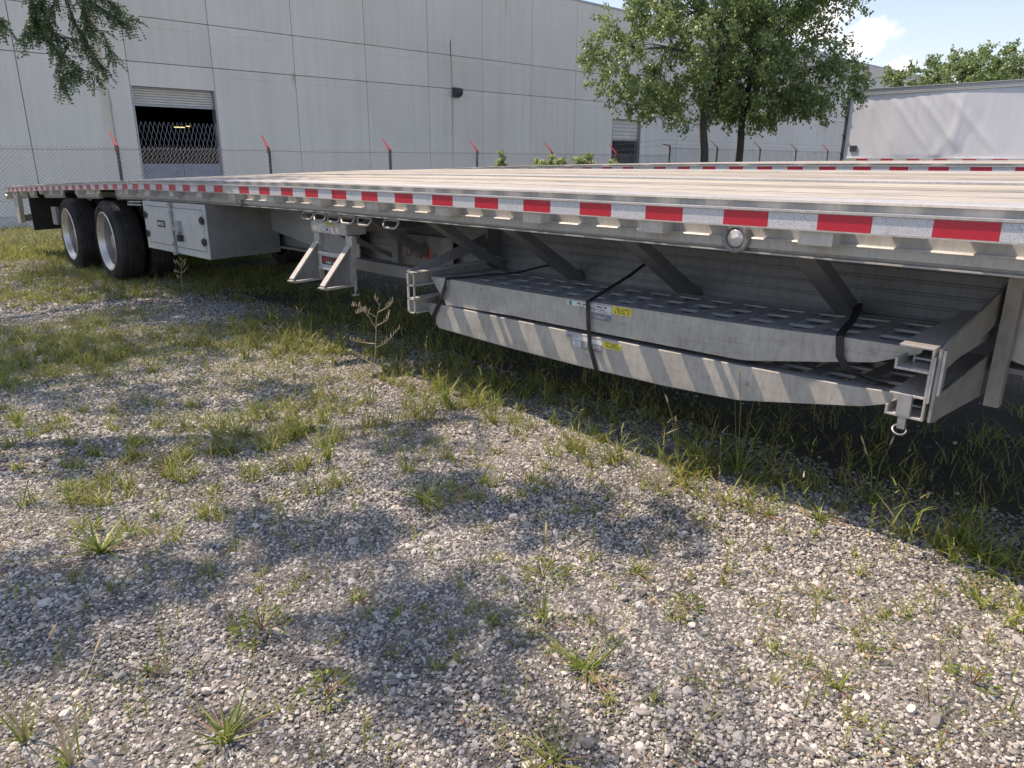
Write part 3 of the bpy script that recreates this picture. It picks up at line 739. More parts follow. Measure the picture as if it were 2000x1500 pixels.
st_text('Drop', .085, 4.05, 3.855, .635, M_REDDARK); st_text('Mi', .105, 3.845, 3.765, .630, M_REDST); st_text('sc', .075, 3.755, 3.70, .640, M_REDDARK)
q = MB(); q.box(2.8325, 2.8345, 3.78, 3.90, .605, .612); build('print_mark', q, M_TEALST, sg, T1)
# mud flaps, bumper post, rear lamp cluster
for xa in (2.27, 4.04):
    q = MB(); q.box(xa, xa+.71, 12.60, 12.615, .49, 1.02); build('mud_flap', q, M_BLACK, tr1, T1)
q = MB(); q.box(2.23, 2.27, 10.88, 11.12, .62, .84); q.box(2.27, 2.9, 10.98, 11.02, .70, .74); build('flap_bracket', q, M_DARKFRAME, tr1, T1)
q = MB(); q.prism([(13.20,1.05),(13.55,1.05),(13.52,.58),(13.28,.58)], 2.24, 2.30, 'x'); q.prism([(13.20,1.05),(13.55,1.05),(13.52,.58),(13.28,.58)], 4.70, 4.76, 'x'); q.box(2.301, 4.699, 13.40, 13.50, .60, .70); build('rear_bumper', q, M_ALU, tr1, T1)
q = MB(); q.box(2.22, 4.78, YR, YR+.05, .93, 1.128); build('rear_plate', q, M_ALU, tr1, T1)
q = MB(); q.box(2.205, 2.30, YR-.1, YR-.01, .93, 1.04); q.lathe_x([(0,.04),(-.03,.035),(-.035,.001)], (2.22, YR-.05, .97), 16, 0, False); build('rear_lamp', q, M_POLISH, tr1, T1)
q = MB(); q.box(2.60, 4.4, 13.0, 13.2, .55, .99); build('rear_box', q, M_STEEL, tr1, T1)
# gooseneck plate forward of the ramps (light panel at right)
q = MB(); q.prism([(.60,.955),(.60,.60),(.40,.545),(-2.0,.545),(-2.0,.955)], 2.84, 2.875, 'x')
for zz in (.90,.87,.84): q.box(2.832, 2.8395, -2.0, .58, zz-.004, zz+.004)
build('neck_plate', q, M_ALU, tr1, T1)

# ramp rack: end hangers
def channel(mb, p0, p1, h, t=.008, w_=.05, ydir=1):
    pass
yN = .625
def yplate(mb, poly, y0, y1): return mb.prism(poly, y0, y1, 'y')
nr = MB(); yplate(nr, [(2.290,.726),(2.290,.500),(2.335,.490),(2.345,.560),(2.345,.652),(2.90,.715),(2.935,.845),(2.33,.735)], yN-.010, yN)
yplate(nr, [(2.3455,.575),(2.335,.490),(2.40,.488),(2.93,.445),(2.90,.606)], yN-.009, yN-.001)
build('hanger_plate', nr, M_HANG, tr1, T1, bevel=.002)
nr = MB(); nr.box(2.292, 2.300, yN-.020, yN-.0105, .585, .722); build('edge_weld', nr, M_ALU, tr1, T1, bevel=.002)
def cchan(nm, zt, zb, x0, x1, yb, depth, lip, root, ma, hook=True):
    """C channel running along X, open towards +Y; its end face looks to -X"""
    t = .008
    q = MB()
    poly = [(yb, zb), (yb, zt), (yb+depth, zt), (yb+depth, zt-t), (yb+t, zt-t), (yb+t, zb+t), (yb+depth*1.05-t, zb+t), (yb+depth*1.05-t, zb+lip), (yb+depth*1.05, zb+lip), (yb+depth*1.05, zb)]
    q.prism(poly, x0, x1, 'x')
    return build(nm, q, ma, root, T1, bevel=.002)
cchan('rack_channel', .726, .646, 2.287, 2.90, .634, .10, .035, tr1, M_ALU)
cchan('rack_channel', .575, .500, 2.285, 2.90, .634, .105, .032, tr1, M_ALU)
q = MB(); q.box(2.284, 2.292, .634, .642, .575, .646); q.box(2.283, 2.40, .627, .633, .56, .70); build('rack_web', q, M_ALU, tr1, T1)
q = MB(); q.box(2.79, 2.80, .555, .60, .43, .95); q.box(2.80,2.83,.555,.563,.43,.95); build('hanger_post', q, M_HANG, tr1, T1)
pn = MB(); pn.box(2.283, 2.300, .672, .712, .505, .575); pn.box(2.286, 2.298, .680, .704, .462, .5); pinb = build('lock_pin', pn, M_GALV, tr1, T1, bevel=.002)
pn = MB(); pn.torus((2.281, .692, .462), .019, .0026, (-.45,-.30,.8), 22, 6); build('pull_ring', pn, M_GALV, pinb, T1, smooth=True)
# far hanger
q = MB()
for zt in (.690, .622, .548, .475):
    q.prism([(3.20, zt), (3.135, zt), (3.135, zt-.006), (3.20, zt-.006)], 2.235, 2.90, 'x')
for xx in (2.235,):
    q.box(xx, xx+.008, 3.185, 3.20, .469, .69); q.box(xx, xx+.008, 3.135, 3.142, .469, .69)
q.box(2.243, 2.90, 3.192, 3.20, .622, .684); q.box(2.243, 2.90, 3.192, 3.20, .475, .542)
build('rack_channel', q, M_ALU, tr1, T1)
q = MB(); q.add([(2.243,3.205,.69),(2.243,3.205,.655),(2.90,3.205,.775),(2.90,3.205,.86),(2.243,3.213,.69),(2.243,3.213,.655),(2.90,3.213,.775),(2.90,3.213,.86)], [(0,1,2,3),(4,7,6,5),(0,4,5,1),(1,5,6,2),(2,6,7,3),(3,7,4,0)])
q.box(2.80,2.89,3.18,3.204,.70,.93); build('hanger_plate', q, M_DARKFRAME, tr1, T1)

# second and third flatbeds, seen edge-on beyond the first
def other_trailer(label, dx, dz, tilt):
    T = make_T(dx, dz, tilt)
    t = empty('flatbed_trailer', label, 'flatbed trailer', 'flatbed trailers parked side by side')
    trailer_deck(t, T, -2.2, False, False); main_beams(t, T, -2.2)
    for (yy, zz) in ((8.78,.375),(10.36,.335)):
        for side in (1, -1):
            for off in (0, .32):
                xo = (2.235+off if side == 1 else 4.765-off)+dx
                w_ = MB(); w_.lathe_x([(side*a, b) for a, b in ((0,.31),(-.01,.36),(.01,.42),(.03,.43),(.22,.43),(.25,.41),(.25,.31))], (xo, yy, zz), 28, 0, True); build('tyre', w_, M_RUBBER, t, smooth=True)
            r_ = MB(); xo = (2.235 if side == 1 else 4.765)+dx; r_.lathe_x([(0,.31),(side*.03,.29),(side*.15,.26),(side*.15,.001)], (xo, yy, zz), 28, 0, False); build('rim', r_, M_POLISH, t, smooth=True)
    return t
other_trailer('second flatbed trailer, only its red and white taped side rail showing beyond the near deck', 4.85, .118, .012)
other_trailer('farthest flatbed trailer, a thin grey rail showing just below the tall white van trailer', 10.2, .135, .010)

# ------------------------------------------------------------------ ramps on the rack
def ramp_thing(label, top, bot, X0, W, sc_name):
    r = empty('loading_ramp', label, 'ramp', 'aluminium loading ramps strapped in the rack under the deck')
    ty = [p[0] for p in top]; tz = [p[1] for p in top]
    def ztop(y): return float(np.interp(y, ty[::-1], tz[::-1]))
    poly = top+bot[::-1]
    for x in (X0, X0+W-.012):
        b = MB(); b.prism(poly, x, x+.012, 'x'); build('side_beam', b, M_RAMP, r, bevel=.002)
    # top flanges
    for xa, xb in ((X0+.0122, X0+.062), (X0+W-.062, X0+W-.0122)):
        b = MB(); vs = []; fs = []
        for (yy, zz) in top: vs += [(xa,yy,zz-.001),(xb,yy,zz-.001),(xb,yy,zz-.007),(xa,yy,zz-.007)]
        n = len(top)
        for j in range(n-1):
            for i in range(4): fs.append((j*4+i, j*4+(i+1)%4, (j+1)*4+(i+1)%4, (j+1)*4+i))
        fs += [(0,1,2,3), tuple((n-1)*4+i for i in range(4))]
        b.add(vs, fs); build('top_flange', b, M_GRATE, r)
    ylo, yhi = ty[-1]+.03, ty[0]-.03
    n = int((yhi-ylo)/.158)
    for k in range(n+1):
        yy = ylo+.02+k*.158; z = ztop(yy)
        b = MB(); b.box(X0+.013, X0+W-.013, yy-.024, yy+.024, z-.008, z-.0015); b.box(X0+.013, X0+W-.013, yy-.072, yy-.028, z-.036, z-.030, 1); b.box(X0+.013, X0+W-.013, yy+.022, yy+.028, z-.045, z-.008, 1); b.box(X0+.013, X0+W-.013, yy-.028, yy-.022, z-.045, z-.008, 1)
        # traction nubs
        build('rung', b, [M_GRATE, M_BOX], r)
    for xm in (X0+W*.37, X0+W*.66):
        b = MB(); vs = []; fs = []
        for (yy, zz) in top: vs += [(xm-.017,yy,zz-.0045),(xm+.017,yy,zz-.0045),(xm+.017,yy,zz-.014),(xm-.017,yy,zz-.014)]
        nn = len(top)
        for j in range(nn-1):
            for i in range(4): fs.append((j*4+i, j*4+(i+1)%4, (j+1)*4+(i+1)%4, (j+1)*4+i))
        fs += [(0,1,2,3), tuple((nn-1)*4+i for i in range(4))]
        b.add(vs, fs); build('tread_bar', b, M_GRATE, r)
    return r
UT = [(3.167,.640),(2.507,.650),(2.173,.657),(1.623,.673),(1.191,.686),(.941,.699),(.690,.706)]
UB = [(3.160,.634),(3.028,.500),(2.507,.522),(2.168,.529),(1.612,.542),(1.296,.549),(1.245,.555),(.945,.612),(.824,.636),(.695,.690)]
LT = [(3.227,.495),(3.021,.498),(2.5,.506),(2.162,.512),(1.746,.520),(1.305,.531),(.916,.544),(.680,.560)]
LB = [(3.218,.490),(3.084,.366),(2.499,.362),(2.063,.366),(1.595,.379),(1.276,.399),(1.157,.422),(.841,.486),(.766,.512),(.684,.548)]
r_up = ramp_thing('upper scuffed aluminium ramp lying on top of the other, stickers on its side', UT, UB, 2.366, .45, 'u')
r_lo = ramp_thing('lower aluminium loading ramp with sunlit stripes on its side, hanging beneath the other ramp', LT, LB, 2.354, .46, 'l')
def patch(root, nm, ma, y0, y1, z0, z1, x, skew=0.0):
    q = MB(); q.add([(x,y0,z0),(x,y1,z0+skew),(x,y1,z1+skew),(x,y0,z1),(x+.001,y0,z0),(x+.001,y1,z0+skew),(x+.001,y1,z1+skew),(x+.001,y0,z1)], [(0,1,2,3),(7,6,5,4),(0,4,5,1),(1,5,6,2),(2,6,7,3),(3,7,4,0)])
    return build(nm, q, ma, root)
def smallprint(root, y0, y1, z0, rows, h, x, ma, seed, skew=0.0):
    rr_ = random.Random(seed); q = MB()
    for k in range(rows):
        y = y0-.003
        z = z0-k*h*1.75
        while y > y1+.004:
            l_ = rr_.uniform(.002,.0055); zz = z+skew*(y0-y)
            if rr_.random() < .8: q.box(x, x+.0006, y-l_, y, zz, zz+h*rr_.uniform(.6,1))
            y -= l_+.0018
    return build('small_print', q, ma, root)
X = 2.3645
patch(r_up,'white_sticker',M_WHITEST,2.150,1.900,.632,.652,X,.002); patch(r_up,'white_sticker',M_WHITEST,2.012,1.900,.622,.6315,X,.0)
smallprint(r_up, 2.10, 1.92, .642, 1, .008, X-.0008, M_INK, 1, .01); smallprint(r_up, 2.08, 1.93, .633, 1, .005, X-.0008, M_INK, 4, .01); smallprint(r_up, 2.0, 1.91, .6255, 1, .003, X-.0008, M_INK, 5)
q = MB(); q.lathe_x([(0,.011),(-.0006,.0105),(-.0006,.0004)], (X-.0002,2.133,.642), 18, 0, False); build('sticker_emblem', q, M_TEALST, r_up)
patch(r_up,'grey_sticker',M_GREYST,2.008,1.899,.589,.619,X); patch(r_up,'blue_mark',M_BLUEST,1.922,1.900,.604,.616,X-.0008)
smallprint(r_up, 1.99, 1.93, .606, 2, .003, X-.0008, M_WHITEST, 6)
patch(r_up,'yellow_sticker',M_YELLOWST,1.894,1.792,.630,.662,X,.001); smallprint(r_up, 1.885, 1.80, .652, 3, .0045, X-.0008, M_INK, 2)
X = 2.3525
patch(r_lo,'white_sticker',M_WHITEST,2.100,2.055,.486,.504,X); patch(r_lo,'white_sticker',M_WHITEST,2.050,1.93,.484,.502,X)
smallprint(r_lo, 2.16, 2.06, .498, 2, .004, X-.0008, M_BLUEST, 8); patch(r_lo,'blue_sticker',M_WHITEST,2.100,2.056,.455,.482,X); smallprint(r_lo, 2.098, 2.058, .476, 3, .005, X-.0008, M_BLUEST, 9)
patch(r_lo,'grey_sticker',M_GREYST,2.052,1.930,.448,.483,X); smallprint(r_lo, 2.04, 1.94, .474, 3, .004, X-.0008, M_WHITEST, 10)
patch(r_lo,'red_mark',M_REDST,1.975,1.955,.4575,.4595,X-.0008); patch(r_lo,'red_mark',M_REDST,1.975,1.955,.4525,.4545,X-.0008); patch(r_lo,'blue_mark',M_BLUEST,1.952,1.94,.451,.461,X-.0008)
patch(r_lo,'yellow_sticker',M_YELLOWST,1.925,1.830,.478,.506,X); smallprint(r_lo, 1.915, 1.84, .499, 3, .004, X-.0008, M_INK, 11)

# rubber straps
def strap(label, pts_, w_=.018, t=.003):
    q = MB(); P = [Vector(p) for p in pts_]; vs = []; fs = []
    for i, p in enumerate(P):
        d = (P[min(i+1,len(P)-1)]-P[max(i-1,0)]).normalized(); s_ = Vector((0,1,0)); s_ = (s_-d*s_.dot(d)).normalized()*w_; nn = d.cross(s_).normalized()*t
        vs += [p-s_-nn, p+s_-nn, p+s_+nn, p-s_+nn]
    for i in range(len(P)-1):
        for k in range(4): fs.append((i*4+k, i*4+(k+1)%4, (i+1)*4+(k+1)%4, (i+1)*4+k))
    fs += [(0,1,2,3), tuple((len(P)-1)*4+i for i in range(4))]
    q.add(vs, fs); o = build('rubber_strap', q, M_BLACK, None); tag(o, label, 'strap', 'black rubber straps around the ramps'); return o
strap('black rubber strap round the far tapered ends of both ramps', [(2.95,2.70,.72),(2.70,2.82,.665),(2.45,2.95,.652),(2.350,3.005,.646),(2.346,3.01,.60),(2.346,3.07,.50),(2.343,3.118,.425),(2.36,3.12,.385)], .011)
strap('black rubber strap round the middle of both ramps, just beside the stickers', [(2.80,1.98,.84),(2.60,2.00,.75),(2.38,2.02,.672),(2.352,2.022,.664),(2.350,2.010,.56),(2.346,1.995,.47),(2.346,1.955,.375),(2.37,1.95,.35),(2.5,1.95,.35)], .0085)
strap('wide black strap round the upper ramp only, its end hanging loose near the front rack', [(2.80,1.06,.735),(2.60,1.0,.712),(2.38,.945,.709),(2.353,.938,.704),(2.350,.928,.64),(2.352,.905,.605),(2.37,.875,.588),(2.39,.835,.572),(2.41,.79,.566)], .012)

# ------------------------------------------------------------------ warehouse
WY = 26.3
wh = empty('warehouse', 'large pale grey concrete panel warehouse filling the background behind the fence', 'building')
joints = [-19.1,-16.1,-13.1,-10.1,-7.1,-4.1,-1.0,2.05,5.07,8.06,10.76,13.78,16.83,19.87,22.9,25.98,29.06,32.10,35.1]
while joints[-1] < 96: joints.append(joints[-1]+3.03)
GB = -.5
def wall_panel(x0, x1, z0, z1, inset=True, nm='wall_panel'):
    g_ = .011; x0 += g_; x1 -= g_; z0 += g_*(z0 > GB+.1); z1 -= g_
    q = MB(); yF = WY; yR = WY+.007
    q.box(x0, x1, WY+.03, WY+.16, z0, z1)
    if inset and (x1-x0) > 1.5 and (z1-z0) > 1.0:
        a, b = x0+.52, x1-.52; c, d = z0+.0, z1-.26; e = .012
        O = [(x0,yF,z0),(x1,yF,z0),(x1,yF,z1),(x0,yF,z1)]; I = [(a,yF,z0),(b,yF,z0),(b,yF,d),(a,yF,d)]; J = [(a+e,yR,z0),(b-e,yR,z0),(b-e,yR,d-e),(a+e,yR,d-e)]
        B = [(x0,WY+.03,z0),(x1,WY+.03,z0),(x1,WY+.03,z1),(x0,WY+.03,z1)]
        q.add(O+I+J+B, [(0,4,7,3),(3,7,6,2),(2,6,5,1),(4,8,11,7),(7,11,10,6),(6,10,9,5),(8,9,10,11),(0,3,15,12),(3,2,14,15),(2,1,13,14)])
    else: q.box(x0, x1, yF, WY+.03, z0, z1)
    return build(nm, q, M_CONC, wh, fixn=False)
ZT = 8.62
for i in range(len(joints)-1):
    a, b = joints[i], joints[i+1]
    door1 = abs(a-8.06) < .01; door2 = abs(a-32.10) < .01
    if door1: wall_panel(a, b, 3.42, 4.15, False)
    elif door2:
        wall_panel(a, b, 3.35, 4.15, False); wall_panel(34.62, 35.1, GB, 3.35, False)
    else: wall_panel(a, b, GB, 4.15)
    wall_panel(a, b, 4.15, 5.48)
    wall_panel(a, b, 5.48, ZT)
bk = MB(); bk.box(joints[0], 8.06, WY+.165, WY+.4, GB, ZT-.02); bk.box(8.06, 10.76, WY+.165, WY+.4, 3.44, ZT-.02); bk.box(10.76, 32.10, WY+.165, WY+.4, GB, ZT-.02)
bk.box(32.10, 34.62, WY+.165, WY+.4, 3.37, ZT-.02); bk.box(34.62, joints[-1], WY+.165, WY+.4, GB, ZT-.02); build('wall_core', bk, M_JOINT, wh)
cp = MB(); cp.box(joints[0], joints[-1], WY-.03, WY+.42, ZT-.005, ZT+.07); build('parapet_cap', cp, M_GALV, wh)
rf = MB(); rf.box(joints[0], joints[-1], WY+.425, WY+60, ZT-.6, ZT-.3); rf.box(joints[0],joints[0]+.3,WY+.425,WY+60,GB,ZT-.6); rf.box(joints[-1]-.3,joints[-1],WY+.425,WY+60,GB,ZT-.6); rf.box(joints[0],joints[-1],WY+59.7,WY+60,GB,ZT-.6); build('roof', rf, M_CONC, wh)
# roof walkway hatch with bent pipe rails
rv = MB(); X = 57.5
rv.box(X-1.3, X+2.4, WY+.5, WY+1.6, ZT+.12, ZT+.34); rv.box(X-.6, X+.2, WY-.02, WY+1.4, ZT+.07, ZT+.12)
for xx in (X-.2, X+1.2):
    rv.tube([(xx,WY+.6,ZT+.3),(xx,WY+.6,ZT+.95),(xx-.15,WY+.6,ZT+1.1),(xx-.5,WY+.6,ZT+1.15),(xx-1.2,WY+.6,ZT+1.0)], .06, 6)
build('roof_vent', rv, M_GALV, wh)
# wall lamp
wl = MB(); wl.prism([(WY-.02,4.22),(WY-.30,4.16),(WY-.32,3.98),(WY-.20,3.84),(WY-.02,3.80)], 21.12, 21.50, 'x'); build('wall_lamp', wl, M_DARKGREY, wh, bevel=.02)
# drain stains are in the wall paint; thin conduit beside the first door
cd_ = MB(); cd_.tube([(7.40,WY-.03,3.3),(7.40,WY-.03,-.3)], .012, 5); build('conduit', cd_, M_GALV, wh)
def doorway(x0, x1, zt, zroll, gate_top, gate_bot, nslat, nx_, ma_door, nm):
    fr = MB(); fr.box(x0, x0+.05, WY+.0, WY+.32, GB, zt); fr.box(x1-.05, x1, WY+.0, WY+.32, GB, zt); fr.box(x0+.05, x1-.05, WY+.16, WY+.32, zt-.04, zt); f_ = build('door_frame', fr, M_GALV, wh)
    h = (zt-.045-zroll)/nslat
    for k in range(nslat):
        z0 = zroll+k*h; s_ = MB(); s_.prism([(WY+.20,z0+.006),(WY+.175,z0+h*.3),(WY+.175,z0+h*.8),(WY+.19,z0+h-.002),(WY+.22,z0+h-.002),(WY+.22,z0+.006)], x0+.055, x1-.055, 'x'); build('door_slat', s_, ma_door, wh, fixn=True)
    br = MB(); br.box(x0+.055, x1-.055, WY+.165, WY+.23, zroll-.06, zroll+.004); build('door_bottom_bar', br, M_GALV, wh)
    # folding lattice gate
    g_ = MB(); yy = WY+.10; span = (x1-x0-.12)/nx_; hgt = gate_top-gate_bot; nd = 3
    lat = []
    for k in range(nx_+1):
        xx = x0+.06+k*span
    rise = hgt/nd
    for k in range(nx_):
        xa = x0+.06+k*span; xb = xa+span
        for j in range(nd):
            za = gate_bot+j*rise; zb = za+rise
            if j == nd-1: zb = za+rise
            for (p, q2, off) in (((xa,za),((xa+xb)/2,zb),0),((xb,za),((xa+xb)/2,zb),.008),(((xa+xb)/2,za),(xa,zb),.016),(((xa+xb)/2,za),(xb,zb),.024)):
                g_.tube([(p[0],yy+off,p[1]),(q2[0],yy+off,q2[1])], .0065, 4, 0, False)
    for xx in (x0+.06, x1-.06): g_.tube([(xx,yy,gate_bot-.3),(xx,yy,gate_top)], .018, 6)
    build(nm, g_, M_GALV, wh, fixn=False)
doorway(8.06, 10.76, 3.42, 2.90, 2.37, 1.06, 6, 9, M_DOORPAINT, 'folding_gate')
doorway(32.10, 34.62, 3.35, 2.31, 2.30, .35, 5, 9, M_DOORPAINT, 'folding_gate')
kp = MB(); kp.box(8.12, 9.42, WY+.05, WY+.08, GB, 1.05); kp.box(9.44, 10.70, WY+.05, WY+.08, GB, 1.05); build('gate_kick_panel', kp, M_PLATEGREY, wh)
# rooms behind the doors
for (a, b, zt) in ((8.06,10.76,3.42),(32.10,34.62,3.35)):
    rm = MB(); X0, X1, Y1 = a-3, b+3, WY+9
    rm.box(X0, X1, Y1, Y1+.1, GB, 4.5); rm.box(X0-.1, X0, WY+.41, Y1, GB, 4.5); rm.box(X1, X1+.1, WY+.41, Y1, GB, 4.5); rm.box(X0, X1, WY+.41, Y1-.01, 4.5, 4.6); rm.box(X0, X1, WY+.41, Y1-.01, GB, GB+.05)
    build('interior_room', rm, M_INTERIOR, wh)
lt = MB(); lt.box(11.35, 11.75, WY+5.9, WY+5.98, 2.42, 2.45); lt.box(11.85,11.98,WY+5.9,WY+5.98,2.47,2.50); build('interior_lamp', lt, M_LIT, wh)
# picnic-table-like bench by the wall, far right
bt = empty('picnic_table', 'small dark picnic table standing by the wall behind the right part of the fence', 'table')
tz_ = 1.02
q = MB(); q.box(38.6, 41.6, 20.0, 20.8, tz_-.04, tz_); build('table_top', q, M_STEEL, bt)
q = MB(); q.box(38.8,38.95,20.1,20.7,-.4,tz_-.041); q.box(41.2,41.35,20.1,20.7,-.4,tz_-.041); build('table_legs', q, M_STEEL, bt)

# ------------------------------------------------------------------ chain-link fence
FY = 15.9
posts = [-4.7,-1.65,1.4,4.47,7.55,10.75,13.62,16.6,19.66,22.67,25.8,29.09,32.26,35.44,38.6,41.8,45.0]
def ftop(x): return 1.41 if x < 21 else 1.66
fence = empty('chain_link_fence', 'low chain link fence with angled red arms running along the warehouse wall', 'fence')
pm = {}
for i, px in enumerate(posts):
    t = ftop(px); g0 = float(ground_z(px, FY))
    q = MB(); q.tube([(px,FY,g0-.05),(px+rnd.uniform(-.02,.02),FY,t)], .030 if i % 5 else .036, 8); q.tube([(px,FY,t-.01),(px,FY,t+.03)], .04, 8)
    po = build('fence_post', q, M_POST, fence, smooth=True)
    red = (px < 21) or i in (13,)
    a = MB()
    if 22 < px < 23: a.tube([(px,FY,t-.05),(px,FY,t+.06),(px,FY+.02,t+.08),(px-.02,FY+.28,t+.13)], [.034,.034,.025,.016], 7)
    else: a.tube([(px,FY,t-.06),(px,FY,t+.05),(px,FY+.06,t+.11),(px,FY+.30+rnd.uniform(-.03,.03),t+.32)], [.036,.036,.024,.013], 7)
    build('barb_arm', a, M_REDPAINT if red else (M_REDDARK if 22 < px < 23 else M_POST), po, smooth=True)
for i in range(len(posts)-1):
    a, b = posts[i], posts[i+1]; t = min(ftop(a), ftop(b)); g0 = float(ground_z(a, FY))+.02
    dm = .078; vs = []; fs = []; r0 = .0029 if i < 6 else .0023
    k = 0
    nd = int((b-a+(t-g0))/dm)
    q = MB()
    for s_ in (1, -1):
        for j in range(nd+1):
            # diagonal x = c + s*(z-g0)
            c = a+j*dm-(t-g0 if s_ == 1 else 0)
            z0, z1 = g0, t+.035
            xa = c; xb = c+s_*(z1-z0)
            if s_ == -1: xa = c; 
            # clip
            def clip(xa, z0, xb, z1):
                if xa > xb: xa, z0, xb, z1 = xb, z1, xa, z0
                if xb <= a or xa >= b: return None
                if xa < a: z0 = z0+(z1-z0)*(a-xa)/(xb-xa); xa = a
                if xb > b: z1 = z0+(z1-z0)*(b-xa)/(xb-xa); xb = b
                return xa, z0, xb, z1
            c4 = clip(xa, z0, xb, z1)
            if c4 is None: continue
            wob_ = .012*math.sin(j*.7+i)
            q.tube([(c4[0],FY-.036+wob_+.003*s_,c4[1]),(c4[2],FY-.036+wob_+.003*s_,c4[3])], r0, 3, 0, False)
    o = build('chain_link_mesh', q, M_WIRE, fence, fixn=False); o['kind'] = 'stuff'
    q = MB()
    sag = .03*rnd.random()
    q.tube([(a+(b-a)*u,FY-.03,t-.01-sag*math.sin(math.pi*u)) for u in (0,.2,.4,.6,.8,1)], .005, 5)
    if i >= 8:
        for dz, dy in ((.12,.10),(.28,.26)): q.tube([(a,FY+dy,ftop(a)+dz),(b,FY+dy,ftop(b)+dz)], .003, 4)
    q.tube([(a,FY-.03,g0+.45*(t-g0)),(b,FY-.03,g0+.45*(t-g0))], .003, 4)
    build('tension_wire', q, M_WIRE, fence)

# ------------------------------------------------------------------ white van trailer
van = empty('van_trailer', 'tall white enclosed van trailer with wrinkled side, right background beyond the flatbeds', 'van trailer')
VX = 31.0
def V(nm, mb, ma, **k): return build(nm, mb, ma, van, **k)
n1, n2 = 220, 26
vs = []; fs = []
for i in range(n1+1):
    y = -2.8+16.05*i/n1
    for j in range(n2+1):
        z = 1.36+(3.72-1.36)*j/n2
        wr = .022*math.exp(-((y-8.6-(3.7-z)*.55)/.22)**2)*max(0,(3.2-z)/2)-.016*math.exp(-((y-8.25-(3.7-z)*.35)/.16)**2)*max(0,(3.2-z)/2)+.012*math.sin(y*1.2+z*.8)
        for (f0, sl, am, wd_) in ((13.1,.50,.020,.09),(12.6,.62,.026,.12),(12.15,.55,.018,.08),(11.75,.80,.028,.13),(11.2,.66,.020,.08),(10.8,.85,.030,.15),(10.3,.7,.016,.1),(9.8,.9,.022,.16),(9.2,-.05,.016,.12)): wr += am*math.exp(-((y-(f0-(3.7-z)*sl))/wd_)**2)*min(1,(z-1.36)*1.4+.1)*min(1,(3.72-z)*2.2)
        vs.append((VX-wr if 0 < i < n1 and 0 < j < n2 else VX, y, z))
for i in range(n1):
    for j in range(n2): fs.append((i*(n2+1)+j, (i+1)*(n2+1)+j, (i+1)*(n2+1)+j+1, i*(n2+1)+j+1))
q = MB(); q.v = vs; q.f = fs; q.mi = [0]*len(fs); V('side_panel', q, M_VAN, smooth=True)
q = MB(); q.box(VX+.01, VX+2.55, -2.8, 13.25, 1.2, 3.9); V('van_body', q, M_VAN)
q = MB()
for k in range(4): q.box(VX-.035+.004*k, VX+.009, -2.8, 13.25, 3.725+k*.052, 3.725+k*.052+.034)
q.box(VX-.012, VX+.009, -2.8, 13.25, 3.722, 3.93); q.box(VX-.05, VX+.009, -2.8, 13.25, 3.931, 3.955); V('top_rail', q, M_BOX)
q = MB(); q.box(VX-.04, VX+2.59, 13.252, 13.36, 1.12, 3.97); V('rear_frame', q, M_DARKGREY)
q = MB()
for zz in (1.5,2.2,2.9,3.5): q.box(VX-.07, VX-.041, 13.27, 13.38, zz, zz+.07)
V('hinge', q, M_DARKGREY)
q = MB(); q.box(VX-.03, VX+.009, -2.8, 13.25, 1.16, 1.355); V('bottom_rail', q, M_ALU)
q = MB(); q.box(VX-.03, VX+.0, 12.75, 13.02, 1.62, 1.84); V('vent_cover', q, M_DARKGREY)
for k in range(16):
    y = 12.7-.96*k
    for ma_, nm, a, b in ((M_TRED,'red_tape',0,.45),(M_TWHITE,'white_tape',.45,.92)):
        q = MB(); q.box(VX-.033, VX-.0305, y-b, y-a, 1.27, 1.335); V(nm, q, ma_)
for side, xx in ((1,VX+.15),(-1,VX+2.2)):
    for yy in (9.6,10.9):
        q = MB(); q.lathe_x([(0,.30),(-.01,.36),(.02,.5),(.24,.5),(.26,.36),(.26,.30)], (xx,yy,.42), 28, 0, True); V('tyre', q, M_RUBBER, smooth=True)
        q = MB(); q.lathe_x([(0,.30),(.1,.27),(.12,.001)], (xx,yy,.42), 20, 0, False); V('rim', q, M_GALV, smooth=True)
q = MB(); q.box(VX+.6,VX+1.9,-2.0,12.8,.98,1.19); q.box(VX+.5,VX+.62,-.4,-.28,-.1,.98); q.box(VX+1.9,VX+2.02,-.4,-.28,-.1,.98); V('chassis', q, M_STEEL)

